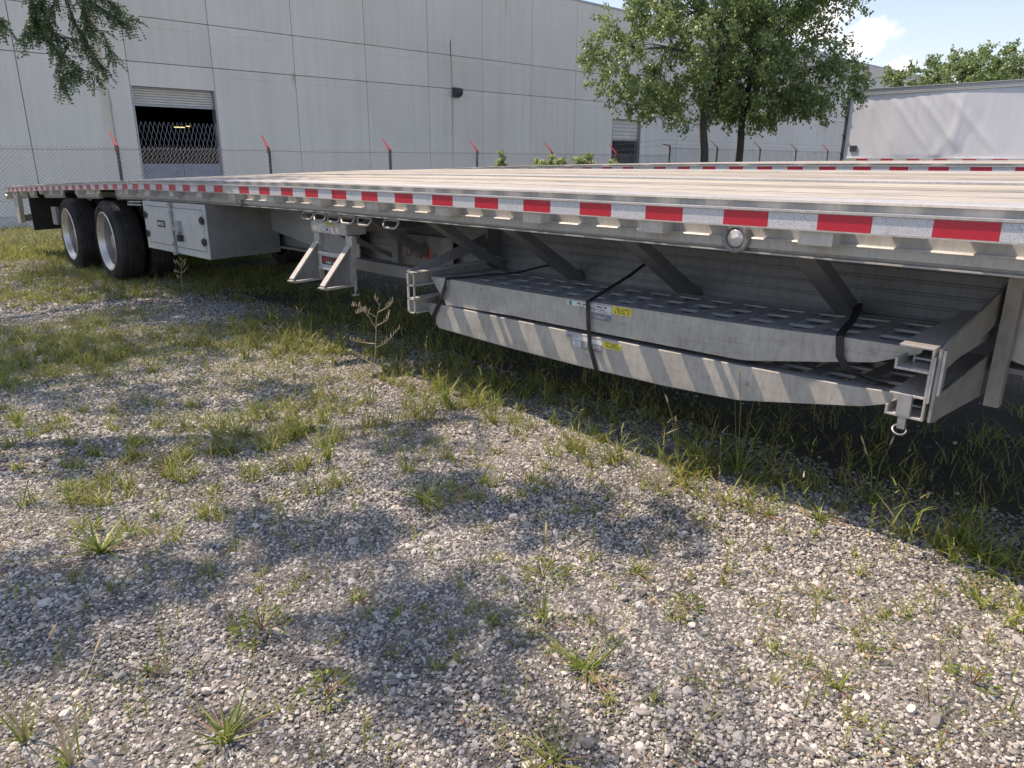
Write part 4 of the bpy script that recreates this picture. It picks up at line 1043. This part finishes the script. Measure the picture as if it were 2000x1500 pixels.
# ------------------------------------------------------------------ foliage helpers
def leaf_quads(P, D, L_, W_, fold=.25):
    """P (N,3) base, D (N,3) direction, sizes (N,) -> diamond leaves of 2 folded triangles"""
    N_ = len(P); D = D/np.linalg.norm(D, axis=1, keepdims=True)
    rv_ = rng.normal(size=(N_,3)); S = np.cross(D, rv_); S /= np.linalg.norm(S, axis=1, keepdims=True)+1e-9; U = np.cross(S, D)
    L_ = L_[:,None]; W_ = W_[:,None]
    a = P; c = P+D*L_; b = P+D*L_*.45+S*W_+U*W_*fold; d = P+D*L_*.45-S*W_+U*W_*fold
    v = np.stack([a,b,c,d], 1).reshape(-1,3); i = np.arange(N_)[:,None]*4
    f = np.concatenate([i+[0,1,2], i+[0,2,3]], 1).reshape(-1,3)
    return v, f
def blades(P, az, lean, length, width, curve, seg=3):
    """grass blades: strips that bend over; P (N,3)"""
    N_ = len(P); dirh = np.stack([np.cos(az), np.sin(az), np.zeros(N_)], -1); side = np.stack([-np.sin(az), np.cos(az), np.zeros(N_)], -1)
    # twist the strip so that it is not always edge-on
    tw = rng.uniform(-1.2, 1.2, N_)[:,None]; side = side*np.cos(tw)+dirh*np.sin(tw)
    pos = P.copy(); rows = []; ang = lean.copy()
    for s_ in range(seg+1):
        wv = width*(1-(s_/seg)**1.6)*(1 if s_ < seg else 0)
        if s_ < seg: rows.append(pos-side*wv[:,None]); rows.append(pos+side*wv[:,None])
        else: rows.append(pos)
        st_ = length/seg; pos = pos+(dirh*np.sin(ang)[:,None]+np.array([0,0,1.])*np.cos(ang)[:,None])*st_[:,None]; ang = np.minimum(ang+curve, 2.4)
    v = np.stack(rows, 1); nv = v.shape[1]; v = v.reshape(-1,3); i = np.arange(N_)[:,None]*nv
    tri = []
    for s_ in range(seg-1):
        a = 2*s_; tri += [[a,a+1,a+3],[a,a+3,a+2]]
    tri.append([2*seg-2, 2*seg-1, 2*seg])
    f = np.concatenate([i+t for t in tri], 1).reshape(-1,3)
    return v, f
def join(parts):
    vs = []; fs = []; o = 0
    for v, f in parts: vs.append(v); fs.append(f+o); o += len(v)
    return np.concatenate(vs), np.concatenate(fs)
def unit(n): v = rng.normal(size=(n,3)); return v/np.linalg.norm(v, axis=1, keepdims=True)

def broadleaf(label, base, trunk_pts, r0, crown, ntwig, nleaf, leaf, mat_leaf=None, group=None, shell=.55, droop=.5):
    """crown: list of (centre, radii) ellipsoids"""
    root = empty('broadleaf_tree', label, 'tree', group)
    q = MB(); q.tube(trunk_pts, [r0*(1-.38*i/(len(trunk_pts)-1)) for i in range(len(trunk_pts))], 10)
    top = Vector(trunk_pts[-1]); vol = np.array([c[1][0]*c[1][1]*c[1][2] for c in crown]); pr = vol/vol.sum()
    twigs = []
    mains = []
    for k in range(9):
        ci = rng.choice(len(crown), p=pr); c, rd = crown[ci]; u = unit(1)[0]; u[2] = abs(u[2])*.9-.15
        e = np.array(c)+u*np.array(rd)*.62; s_ = Vector(trunk_pts[-1 if k % 3 else -2]); m_ = (np.array(s_)+e)/2+np.array([0,0,.25])
        q.tube([s_, tuple(m_), tuple(e)], [r0*.42, r0*.26, r0*.10], 6); mains.append((np.array(s_), m_, e))
    for k in range(ntwig):
        ci = rng.choice(len(crown), p=pr); c, rd = crown[ci]; u = unit(1)[0]*(shell+(1-shell)*rng.random())
        e = np.array(c)+u*np.array(rd); best = min(mains, key=lambda mm: np.linalg.norm(mm[2]-e)); s_ = best[1] if rng.random() < .5 else best[2]
        twigs.append((s_, e, u))
        if k % 2 == 0: q.tube([tuple(s_), tuple((s_+e)/2+np.array([0,0,.12])), tuple(e)], [r0*.09, r0*.06, r0*.02], 4, 0, False)
    build('trunk', q, M_BARK, root, smooth=True, fixn=False)
    P = []; D = []
    per = nleaf//ntwig
    for (s_, e, u) in twigs:
        d = (e-s_); dl = np.linalg.norm(d)+1e-6; d = d/dl; un = u/(np.linalg.norm(u)+1e-6)
        sh = un*.6+d*.4+np.array([0,0,-droop*.25]); sh = sh/np.linalg.norm(sh)
        # a leafy spray: several shoots fanning out from the twig end
        for s2 in range(4):
            dd = sh+unit(1)[0]*.75; dd /= np.linalg.norm(dd); ln = rng.uniform(.35,.75)
            t = rng.random(per//4)**.8; pp = e[None]+dd[None]*(t*ln)[:,None]+rng.normal(size=(per//4,3))*.055+np.array([0,0,-1.])*(t**2*droop*.18)[:,None]
            P.append(pp); D.append(np.tile(dd, (per//4,1))*.5+unit(per//4)*.9+np.array([0,0,-droop]))
    P = np.concatenate(P); D = np.concatenate(D); n = len(P)
    v, f = leaf_quads(P, D, rng.uniform(.7,1.25,n)*leaf, rng.uniform(.7,1.2,n)*leaf*.33)
    cr_ = np_mesh('crown', v, f, mat_leaf or M_LEAF, root)
    return root
bx, by = 22.85, 14.5
broadleaf('left of two dark green trees behind the flatbed decks, its trunk curving slightly', (bx,by), [(bx,by,-.3),(bx-.05,by,.9),(bx+.0,by+.08,1.6),(bx-.12,by+.15,2.4),(bx-.05,by+.1,3.3),(bx,by,4.4)], .16,
    [((bx-.4,by+.6,4.9),(2.5,2.8,2.2)), ((bx-1.5,by+1.9,4.7),(2.0,1.8,1.7)), ((bx,by+.3,7.2),(2.6,3.0,2.0)), ((bx+.8,by-.8,3.9),(1.7,1.7,1.2)), ((bx-.3,by+.9,3.3),(1.5,1.6,.7))], 430, 40000, .122, group='two trees by the fence')
bx2 = 25.0
broadleaf('right of two dark green trees behind the decks, reaching over the van trailer', (bx2,by), [(bx2,by,-.3),(bx2+.05,by,.8),(bx2-.02,by-.05,1.7),(bx2,by,2.6),(bx2+.1,by-.1,3.8),(bx2+.1,by-.1,4.6)], .15,
    [((bx2+.5,by-.7,4.6),(2.3,2.2,1.9)), ((bx2+1.5,by-2.1,4.0),(1.4,1.4,1.1)), ((bx2+.2,by-.4,3.3),(1.6,1.6,.7)), ((bx2+.5,by-.6,7.2),(2.6,2.3,1.8)), ((bx2+1.0,by-2.0,6.9),(1.4,1.3,1.1))], 430, 40000, .122, group='two trees by the fence')
broadleaf('small rounded green tree showing above the roof of the white van trailer', (43,13.2), [(43,13.2,-.3),(43,13.2,1.5),(43,13.1,3.0)], .2,
    [((42.0,13.6,4.5),(2.5,2.8,1.5)), ((44.2,12.6,4.9),(2.9,2.8,1.75)), ((46.8,12.0,4.7),(2.4,2.5,1.6)), ((49.5,11.5,4.6),(2.2,2.2,1.4))], 420, 34000, .17)

# honey locust overhead: trunk left of the frame, crown shades the yard
def compound(P, D, n_pairs, leaflet, rach):
    """P (N,3) base points, D (N,3) directions -> leaflets in two rows along drooping rachis"""
    N_ = len(P); D = D/np.linalg.norm(D, axis=1, keepdims=True); Sd = np.cross(D, np.array([0,0,1.])+.3*rng.normal(size=(N_,3))); Sd /= np.linalg.norm(Sd, axis=1, keepdims=True)+1e-9
    out_ = []; rl = rach*rng.uniform(.7,1.2,N_)
    for k in range(n_pairs):
        t = (k+1)/n_pairs; B = P+D*(rl*t)[:,None]+np.array([0,0,-1.])*(rl*t*t*.35)[:,None]
        for s_ in (1,-1):
            dd = Sd*s_*.85+D*.45+np.array([0,0,-.25])+rng.normal(size=(N_,3))*.15
            out_.append(leaf_quads(B, dd, leaflet*rng.uniform(.8,1.2,N_), leaflet*.32*np.ones(N_), .1))
    return join(out_)
loc = empty('honey_locust_tree', 'feathery honey locust whose drooping branch hangs into the top left corner', 'tree')
tb = Vector((-4.6, 9.2, -.1))
q = MB(); q.tube([tb, (-4.5,9.2,1.6), (-4.3,9.1,3.2), (-4.0,9.0,4.6)], [.24,.21,.18,.15], 12)
mains = []
for e in ((-1.5,10.8,6.6),(-2.2,6.2,6.9),(1.4,8.6,6.0),(.6,11.2,6.2),(-.4,4.2,6.6),(-4.4,8.8,8.2),(-7.5,9.4,6.8),(.9,6.4,6.4),(-3.0,12.4,6.8)):
    s_ = Vector((-4.0,9.0,4.4)); e = Vector(e); m_ = (s_+e)/2+Vector((0,0,.5)); q.tube([s_, m_, e], [.11,.07,.02], 7); mains.append((np.array(m_), np.array(e)))
P = []; D = []
CL = []
# leaf clusters: each is a flattened spray
def cl_ok(c):
    k, u, t, d = in_view(np.array([c[0]]), np.array([c[1]]), np.array([c[2]]), 60); return not k[0]
def shade_at(px, py, h, dx=0, dy=0):
    v = cr*(px-1000)+cd*(py-750)+cf*FPX; k = (.05-H)/(v.z+.012*v.y); return np.array([v.x*k+dx-.2*h, v.y*k+dy+.6*h, h])
for (px, py, rr_) in ((560,1045,.13),(700,1060,.13),(860,1300,.11),(930,1190,.10),(800,1240,.08),(1270,1035,.12),(1130,1000,.09),(110,1160,.13),(320,1140,.12),(200,900,.16),(480,880,.16),
    (560,770,.22),(300,790,.22),(60,760,.22),(800,870,.14),(1000,1010,.09),(60,1240,.09),(900,960,.10)):
    CL.append((shade_at(px, py, rng.uniform(5.0,6.2)), rr_*.72)); CL.append((shade_at(px, py, rng.uniform(5.0,6.2)), rr_*.45))
for k in range(78):
    g_ = np.array([rng.uniform(-2.5, 2.0), rng.uniform(3.9, 8.8)]); h = rng.uniform(4.9, 7.6)
    if vnoise(np.array([g_[0]]), np.array([g_[1]]), 1.6, 77)[0] < .42: continue
    CL.append((np.array([g_[0]-.2*h, g_[1]+.6*h, h]), .24))
for k in range(46):
    g_ = np.array([rng.uniform(2.0, 3.1), rng.uniform(5.4, 12.5)]); h = rng.uniform(5.2, 7.4); h0 = .75; CL.append((np.array([g_[0]-.2*(h-h0)-.25, g_[1]+.6*(h-h0), h]), .34))
for k in range(50):
    g_ = np.array([rng.uniform(-7, -2.5), rng.uniform(1.5, 8.5)]); h = rng.uniform(5.2, 8.2); CL.append((np.array([g_[0]-.2*h, g_[1]+.6*h, h]), .38))
for c, cr0 in CL:
    if not cl_ok(c): continue
    best = min(mains, key=lambda mm: np.linalg.norm(mm[1]-c)); s_ = best[0] if rng.random() < .5 else best[1]
    q.tube([tuple(s_), tuple((s_+c)/2+np.array([0,0,.15])), tuple(c)], [.022,.014,.005], 4, 0, False)
    n = int(12+150*cr0)
    off = rng.normal(size=(n,3))*np.array([cr0,cr0,.12]); P.append(c+off); D.append(off*np.array([1,1,.3])+unit(n)*.4+np.array([0,0,-.25]))
# the branch that hangs into view
def at(px, py, Y):
    v = cr*(px-1000)+cd*(py-750)+cf*FPX; k = Y/v.y; return np.array([v.x*k, v.y*k, H+v.z*k])
tips = []
stem0 = at(95,-420,7.6); q.tube([(.9,8.3,5.2), tuple((np.array([.9,8.3,5.2])+stem0)/2), tuple(stem0), tuple(at(90,-60,7.7)), tuple(at(125,0,7.75))], [.05,.035,.022,.015,.010], 6, 0, False)
for path in (((125,-20),(145,45),(165,80),(185,110),(200,128)), ((125,-30),(175,0),(205,20),(235,38),(262,36)), ((115,-20),(100,20),(85,70),(112,100),(150,130),(190,152)),
             ((100,-30),(70,10),(62,45),(48,72)), ((130,90),(121,118),(115,150),(122,170)), ((80,-40),(85,10),(95,50),(110,75)), ((150,-40),(190,-10),(225,8),(232,22)),
             ((-60,-10),(-30,20),(-5,35),(8,48)), ((118,152),(128,146),(145,144)), ((60,-40),(62,0),(68,30),(75,45)), ((160,60),(200,60),(215,95),(222,118)), ((170,-40),(160,-10),(165,25),(180,50)),((100,60),(120,72),(150,78),(178,75))):
    pp = [at(x, y, 7.6+.25*rng.random()) for x, y in path]
    q.tube([tuple(p) for p in pp], np.linspace(.008,.0025,len(pp)), 4, 0, False)
    for i in range(len(pp)-1):
        m_ = 8 if path[0][1] < 60 else 5
        for t in np.linspace(0,1,m_):
            b_ = pp[i]*(1-t)+pp[i+1]*t; d = pp[i+1]-pp[i]; d /= np.linalg.norm(d)+1e-6
            for s2 in range(2): tips.append((b_, d*.6+unit(1)[0]*.7+np.array([0,0,-.45])))
build('trunk', q, M_BARK, loc, smooth=True, fixn=False)
P = np.concatenate(P); D = np.concatenate(D)
v1, f1 = compound(P, D, 4, .062, .13)
P2 = np.array([t[0] for t in tips]); D2 = np.array([t[1] for t in tips]); v2, f2 = compound(P2, D2, 8, .026, .12)
v, f = join([(v1, f1), (v2, f2)]); np_mesh('crown', v, f, M_LOCUST, loc)
print('locust tris', len(f))

# leafy weeds at the fence line
def leafy_weed(label, x, y, ztop, spread, nst, leaf):
    z0 = float(ground_z(x, y)); root = empty('leafy_weed', label, 'weed', 'pale leafy weeds along the fence'); q = MB(); P = []; D = []
    for k in range(nst):
        a = rng.uniform(0,6.28); rr_ = spread*math.sqrt(rng.random())*(0 if k == 0 else 1); h = (ztop-z0)*(1 if k == 0 else rng.uniform(.74,.93)); e = np.array([x+rr_*math.cos(a), y+rr_*math.sin(a), z0+h])
        q.tube([(x+.3*rr_*math.cos(a), y+.3*rr_*math.sin(a), z0), tuple(e)], [.012,.005], 4, 0, False)
        n = int(60*h*(2 if k else 1.6)); t = rng.random(n)**.6; b0 = np.array([x+.3*rr_*math.cos(a), y+.3*rr_*math.sin(a), z0]); pp = b0[None]*(1-t[:,None])+e[None]*t[:,None]
        P.append(pp+rng.normal(size=(n,3))*.02); D.append(unit(n)*np.array([1,1,.4])+np.array([0,0,.35]))
    build('stem', q, M_GRASS, root); P = np.concatenate(P); D = np.concatenate(D); n = len(P); v, f = leaf_quads(P, D, rng.uniform(.6,1.2,n)*leaf, rng.uniform(.7,1.2,n)*leaf*.28); np_mesh('leaves', v, f, M_WEEDLEAF, root)
leafy_weed('tall thin pale weed beside the fence, leftmost of the fence-line weeds', 13.85, 15.2, 1.45, .12, 4, .14)
leafy_weed('low bushy pale weed by the fence with one tall stalk above it', 15.85, 15.2, 1.36, .48, 26, .17)
leafy_weed('upright broad pale weed right of the bushy one at the fence', 17.45, 15.2, 1.38, .38, 18, .19)
leafy_weed('small pale weed between the broad weed and the second doorway', 18.6, 15.2, 1.27, .2, 9, .13)

# ------------------------------------------------------------------ yard vegetation
def gdens(x, y):
    n = vnoise(x, y, 1.1, 21)*.55+vnoise(x, y, 3.1, 22)*.45
    far = np.clip((y-2.2)/2.6, 0, 1)
    edge = np.exp(-((x-2.42)/.42)**2)*np.clip((y+.1)/1.0, .35, 1)
    under = (x > 2.55)*.5
    base = .04+.95*far*np.clip((n-.38)*4.2, 0, 1)+.75*edge*np.clip((n-.30)*3.2, 0, 1)+under*np.clip((n-.3)*3, 0, 1)
    return np.clip(base, 0, 1)
parts = []
def add_grass(nclump, x0, x1, y0, y1, lo, hi, wd, per, fn=gdens, seg=3, spread=.03, leanmax=.9):
    x, y = scatter(nclump, x0, x1, y0, y1, fn); z = gz(x, y); k, u, t, d = in_view(x, y, z, 350); x = x[k]; y = y[k]; n = len(x)
    X_ = np.repeat(x, per)+rng.normal(size=n*per)*spread; Y_ = np.repeat(y, per)+rng.normal(size=n*per)*spread; cs = np.repeat(rng.uniform(.65,1.2,n), per)
    Pp = np.stack([X_, Y_, gz(X_, Y_)-.003], -1); m_ = len(Pp)
    parts.append(blades(Pp, rng.uniform(0,6.283,m_), rng.uniform(.05,leanmax,m_), cs*rng.uniform(lo,hi,m_), np.full(m_, wd)*rng.uniform(.7,1.3,m_), rng.uniform(.1,.5,m_), seg))
def patchy(x, y, s1, s2, th, k): return np.clip((vnoise(x,y,s1,21)*.5+vnoise(x,y,s2,22)*.5-th)*k, 0, 1)
fartofill = lambda x, y: patchy(x, y, .9, 3.3, .46, 5)*np.clip((y-1.9)/1.6, 0, 1)*np.where(x > 2.75, .5, 1)
add_grass(5200, -.5, 3.4, 1.8, 5.5, .025, .075, .0017, 8, fartofill, 3, .03, 1.1)
add_grass(6800, -.2, 3.8, 4.8, 10, .03, .09, .0026, 8, lambda x, y: patchy(x, y, .8, 2.6, .42, 5), 3, .04, 1.0)
add_grass(4800, 0, 4.6, 9.5, 15.0, .06, .15, .004, 8, lambda x, y: np.clip(.25+patchy(x, y, .6, 2, .35, 4), 0, 1))
# distinct clumps of stouter blades
add_grass(1150, -.4, 2.6, 1.7, 5.8, .06, .135, .0026, 22, lambda x, y: np.clip((vnoise(x,y,1.1,23)-.30)*2.2, 0, 1)*np.clip((y-1.6)/1.2, .12, 1), 4, .016, .8)
add_grass(900, 0, 2.8, 5.0, 9.5, .06, .14, .0036, 16, lambda x, y: np.clip((vnoise(x,y,1.0,24)-.32)*2.0, 0, 1), 3, .022, .8)
add_grass(240, -.3, 2.4, .1, 2.6, .03, .085, .0022, 14, lambda x, y: np.clip((vnoise(x,y,1.7,25)-.25)*2.0, 0, 1), 4, .010, 1.15)
add_grass(420, -.3, 2.5, .1, 3.6, .03, .09, .0024, 5, lambda x, y: np.clip((vnoise(x,y,1.9,61)-.3)*2.2, 0, 1), 4, .012, 1.25)
add_grass(700, -.4, 2.6, .1, 3.2, .015, .05, .0012, 7, lambda x, y: np.clip((vnoise(x,y,2.2,41)-.45)*2.6, 0, 1))
# along the edge of the trailer's shade and beneath it
add_grass(460, 2.1, 2.85, -.1, 5.2, .08, .17, .0030, 18, lambda x, y: np.exp(-((x-2.45)/.25)**2)*np.clip((vnoise(x,y,2.3,26)-.25)*2.6, 0, 1), 4, .016, .9)
add_grass(900, 2.45, 4.6, -.6, 8, .08, .24, .0022, 8, lambda x, y: np.clip((vnoise(x,y,1.5,33)-.3)*2, 0, 1)*.8, 4, .03)
add_grass(260, 1.0, 2.4, 2.3, 5.2, .09, .18, .0026, 24, lambda x, y: np.clip((vnoise(x,y,1.3,27)-.3)*3, 0, 1), 4, .02, .7)
add_grass(9000, 2.0, 24, 13.0, 21.6, .08, .22, .006, 7, lambda x, y: np.full(len(x), .9))
add_grass(4200, 2.6, 4.9, -.8, 12, .03, .12, .0020, 9, lambda x, y: np.clip((vnoise(x,y,1.4,91)-.22)*2.5, 0, 1), 3, .05, 1.0)
# straw bits lying on the stones
add_grass(900, -.4, 2.6, .1, 5.0, .03, .09, .0013, 1, lambda x, y: np.full(len(x), .8), 3, .02, 1.5)
# upright leafy grass stems: a thin culm with alternate blades
def leafy_stems(n, x0, x1, y0, y1, fn, hlo, hhi, lw=.0024):
    x, y = scatter(n, x0, x1, y0, y1, fn); z = gz(x, y); m_ = len(x); h = rng.uniform(hlo, hhi, m_); az = rng.uniform(0, 6.283, m_); ln = rng.uniform(.0, .28, m_)
    P0 = np.stack([x, y, z-.003], -1); parts.append(blades(P0, az, ln, h, np.full(m_, .0016), rng.uniform(.0,.10,m_), 4))
    dirh = np.stack([np.cos(az), np.sin(az), np.zeros(m_)], -1)
    for k in range(8):
        t = .18+.8*k/8; Pk = P0+(dirh*np.sin(ln)[:,None]+np.array([0,0,1.])*np.cos(ln)[:,None])*(h*t)[:,None]
        parts.append(blades(Pk, az+k*2.6+rng.uniform(-.5,.5,m_), rng.uniform(.5,1.0,m_), h*rng.uniform(.22,.40,m_)*(1.15-.5*t), np.full(m_, lw), rng.uniform(.1,.3,m_), 3))
leafy_stems(110, 1.0, 2.3, 2.4, 5.0, lambda x, y: np.clip((vnoise(x,y,1.2,71)-.25)*2, 0, 1), .12, .25)
leafy_stems(190, 2.15, 2.8, -.1, 5.0, lambda x, y: np.full(len(x), .8), .12, .30, .0028)
leafy_stems(190, -.2, 2.3, .2, 2.8, lambda x, y: np.full(len(x), .8), .05, .13, .0022)
leafy_stems(90, .4, 2.4, 4.5, 9, lambda x, y: np.full(len(x), .8), .10, .20, .003)
v, f = join(parts); print('grass tris', len(f))
go_ = np_mesh('grass', v, f, M_GRASS); tag(go_, 'short yellow green weedy grass growing patchily through the gravel', 'grass', None, 'stuff')
# reddish and green creeping ground cover
parts2 = []
x, y = scatter(620, -.3, 2.6, .1, 5.0, lambda x, y: np.clip((vnoise(x,y,1.6,51)-.42)*2.2, 0, 1)); n = len(x); per = 60
X_ = np.repeat(x, per)+rng.normal(size=n*per)*np.repeat(rng.uniform(.015,.055,n), per); Y_ = np.repeat(y, per)+rng.normal(size=n*per)*np.repeat(rng.uniform(.015,.05,n), per)
Pp = np.stack([X_, Y_, gz(X_, Y_)+rng.uniform(.006,.016,len(X_))], -1); Dd = unit(len(Pp))*np.array([1,1,.35])
v, f = leaf_quads(Pp, Dd, rng.uniform(.006,.013,len(Pp)), rng.uniform(.0018,.0034,len(Pp)))
cov = np_mesh('ground_cover', v, f, M_COVER); tag(cov, 'tiny leaved creeping ground cover in green and reddish mats between the stones', 'ground cover', None, 'stuff')

# individual weeds
def stalks(mb_parts, base, n, lo, hi, w_, lean0=.2, lean1=1.2, curve=(.1,.4), seg=4, az=None):
    P_ = np.tile(np.array(base, float), (n,1))+rng.normal(size=(n,3))*np.array([.008,.008,0]); A_ = rng.uniform(0,6.283,n) if az is None else az
    mb_parts.append(blades(P_, A_, rng.uniform(lean0,lean1,n), rng.uniform(lo,hi,n), np.full(n,w_), rng.uniform(*curve,n), seg))
def weed(label, x, y, kind, size=1.0, group=None):
    z = float(gz(np.array(x), np.array(y)))
    name = {'crab':'crabgrass_plant','tuft':'grass_tuft','seed':'seed_head_grass','stalk':'dry_seed_stalks','broad':'broadleaf_weed'}[kind]
    root = empty(name, label, 'weed', group); pb = []
    if kind == 'crab':
        stalks(pb, (x,y,z), 15, .10*size, .19*size, .0034*size, .7, 1.35, (.02,.18)); stalks(pb, (x,y,z), 16, .06*size, .12*size, .003*size, .2, 1.0, (.05,.3))
        v, f = join(pb); np_mesh('blades', v, f, M_CRAB, root)
        q = MB()
        for k in range(7):
            a = rng.uniform(0,6.28); q.tube([(x,y,z),(x+.07*size*math.cos(a), y+.07*size*math.sin(a), z+.012),(x+.12*size*math.cos(a), y+.12*size*math.sin(a), z+.02)], .0016, 4)
        build('stem', q, M_STEMRED, root)
    elif kind == 'tuft':
        stalks(pb, (x,y,z), 34, .10*size, .22*size, .0026, .05, .75, (.05,.35)); v, f = join(pb); np_mesh('blades', v, f, M_CRAB, root)
    elif kind in ('seed','stalk'):
        stalks(pb, (x,y,z), 12, .08*size, .17*size, .0030, .1, 1.0); v, f = join(pb); np_mesh('blades', v, f, M_CRAB, root)
        q = MB(); hh = MB()
        for k in range(3 if kind == 'seed' else 6):
            a = rng.uniform(0,6.28); ln = rng.uniform(.16,.27)*size; t = rng.uniform(.1,.6); tip = Vector((x+ln*t*math.cos(a), y+ln*t*math.sin(a), z+ln)); mid = Vector((x,y,z)).lerp(tip,.55)+Vector((-.012*math.cos(a),-.012*math.sin(a),.03*ln/.25))
            q.tube([(x,y,z), mid, tip], [.0014,.0012,.0009], 4); d = (tip-mid).normalized(); hh.tube([tip, tip+d*.012, tip+d*.03, tip+d*.042], [.001,.0036,.0034,.0006], 6)
        build('stem', q, M_DRY if kind == 'stalk' else M_CRAB, root, fixn=False); sh_ = build('seed_head', hh, M_DRY, root, smooth=True); sh_['kind'] = 'stuff'
    elif kind == 'broad':
        n = 90; t = rng.random(n)**.6; az = rng.uniform(0,6.28,n); P_ = np.stack([x+.055*size*t*np.cos(az), y+.055*size*t*np.sin(az), z+.008+.06*size*rng.random(n)*(1.1-t)], -1); D_ = np.stack([np.cos(az),np.sin(az),rng.uniform(.0,.7,n)], -1)
        v, f = leaf_quads(P_, D_, rng.uniform(.010,.026,n)*size, rng.uniform(.0022,.0048,n)*size, .3); np_mesh('leaves', v, f, M_CRAB, root)
        q = MB()
        for k in range(5): q.tube([(x,y,z),(x+rng.normal()*.02,y+rng.normal()*.02,z+.05*size)], .0018, 4)
        build('stem', q, M_STEMRED, root)
    return root
def gxy(px, py):
    v = cr*(px-1000)+cd*(py-750)+cf*FPX; k = (.05-H)/(v.z+.012*v.y); return v.x*k, v.y*k
W = [('sprawling crabgrass clump in dappled shade, left foreground',195,1075,'crab',1.25),('crabgrass clump with upright blades at the bottom edge, left of centre',440,1440,'crab',.8),
 ('green crabgrass with two long blades lying over open gravel near the middle',830,985,'crab',.95),('reddish based crabgrass sprawling in bright gravel, bottom centre right',1145,1310,'crab',.75),
 ('large pale seeding grass plant on the shadow edge below the ramps',1325,925,'seed',1.15),('grass clump with tan seed stalks at the far bottom left corner',45,1440,'stalk',.85),('pair of thin tan stalks in the bottom left foreground',135,1490,'stalk',.7),
 ('small broadleaf weed in the shaded gravel left of centre',510,1230,'broad',1.1),('crabgrass with short blades on sunny gravel, lower left',290,1310,'crab',.42),
 ('leafy low weed near the bottom edge, left of centre',640,1360,'broad',.9),('crabgrass clump at the shadow edge under the front end of the ramps',1600,1020,'crab',.75),
 ('grass plant half in shadow near the right edge',1900,1090,'tuft',.6),('flat crabgrass rosette in the middle right gravel',1240,1120,'crab',.5),
 ('crabgrass rosette on bright gravel, lower right',1340,1190,'broad',.8),('small two bladed crabgrass in dappled shade at centre left',700,1170,'crab',.4),
 ('tall narrow grass tuft standing in the gravel left of the dry weed',640,900,'tuft',.85),('tall grass tuft right of the dry weed at the shade edge',870,790,'tuft',.95),
 ('grass tuft below the far end of the ramps',1040,765,'tuft',1.1),('spiky grass tuft in deep shade beneath the ramp strap',1215,800,'seed',1.5),
 ('leaning seed stalk plant in front of the striped lower ramp',1440,930,'seed',1.75),('thin seed stalk plant on the gravel right of centre',1500,1010,'crab',.55),
 ('low sunny weed clump at the bottom right edge',1900,1330,'broad',.75),('dry tipped crabgrass at the bottom right',1640,1340,'crab',.5),
 ('crabgrass at the bottom edge right of centre',1080,1490,'crab',.6),('low fern leaved weed among stones, upper middle gravel',1060,1130,'broad',1.0),
 ('yellowish grass tuft in sunlight between toolbox and support stand',480,700,'tuft',.8),('short grass clump at the left edge, middle height',35,830,'tuft',.7),
 ('grass seed plant under the locking pin of the ramp rack',1700,985,'seed',.9),('upright single stalk weed in the dappled gravel centre right',1060,1210,'seed',.65)]
for lb, px, py, kd, sz in W:
    x, y = gxy(px, py); weed(lb, x, y, kd, sz*1.2)
# the dry branched weed
def dry_weed(label, x, y, hgt, lean):
    root = empty('dry_weed', label, 'weed'); z = float(gz(np.array(x), np.array(y))); q = MB(); h = MB()
    def P(a, b, c=0): # a: to the right in metres, b: up
        rgt = Vector((cr.x, cr.y, 0)).normalized(); fw = Vector((cf.x, cf.y, 0)).normalized(); return Vector((x,y,z))+rgt*a*hgt+Vector((0,0,b*hgt))+fw*c*hgt
    st = [P(0,0),P(-.01,.30),P(.03,.52),P(.05,.75),P(.055,.84),P(.10,.99)]; q.tube(st, [.0034,.0032,.0029,.0024,.0019,.0011], 5)
    br = [[P(0,.44),P(-.08,.46,.05),P(-.16,.50,.08)],[P(.03,.58),P(.14,.64,-.05),P(.27,.78,-.06)],[P(.035,.62),P(-.10,.62,.05),P(-.20,.64,.05)],[P(.05,.76),P(-.02,.86,.04),P(-.10,.95,.05),P(-.16,.95,.03)],
          [P(.05,.78),P(.15,.83,.02),P(.17,.90,.02)],[P(.07,.90),P(.18,.96,.02),P(.21,1.0)],[P(.055,.86),P(-.03,.93,-.04),P(-.11,.90,-.04)],[P(.09,.97),P(.05,1.03)]]
    for b in br:
        q.tube(b, np.linspace(.0019,.0009,len(b)), 4)
        for i in range(9 if len(b) > 2 else 5):
            t = min(1, .35+.65*i/(8 if len(b) > 2 else 4)); k = min(int(t*(len(b)-1)), len(b)-2); p = b[k].lerp(b[k+1], t*(len(b)-1)-k); u = Vector((rnd.uniform(-.5,.5), rnd.uniform(-.5,.5), 1)).normalized(); h.tube([p, p+u*.006, p+u*.017, p+u*.025], [.001,.0028,.0020,.0005], 5)
    build('stem', q, M_DRY, root, smooth=True); sp_ = build('seed_pod', h, M_DRY, root, smooth=True); sp_['kind'] = 'stuff'; return root
x, y = gxy(732, 800); dry_weed('tan dried branching weed standing in the grass left of the ramps', x, y, .565, 0)
x, y = gxy(357, 572); dry_weed('small dried weed standing in shadow below the tool cabinet', x, y, .33, 0)
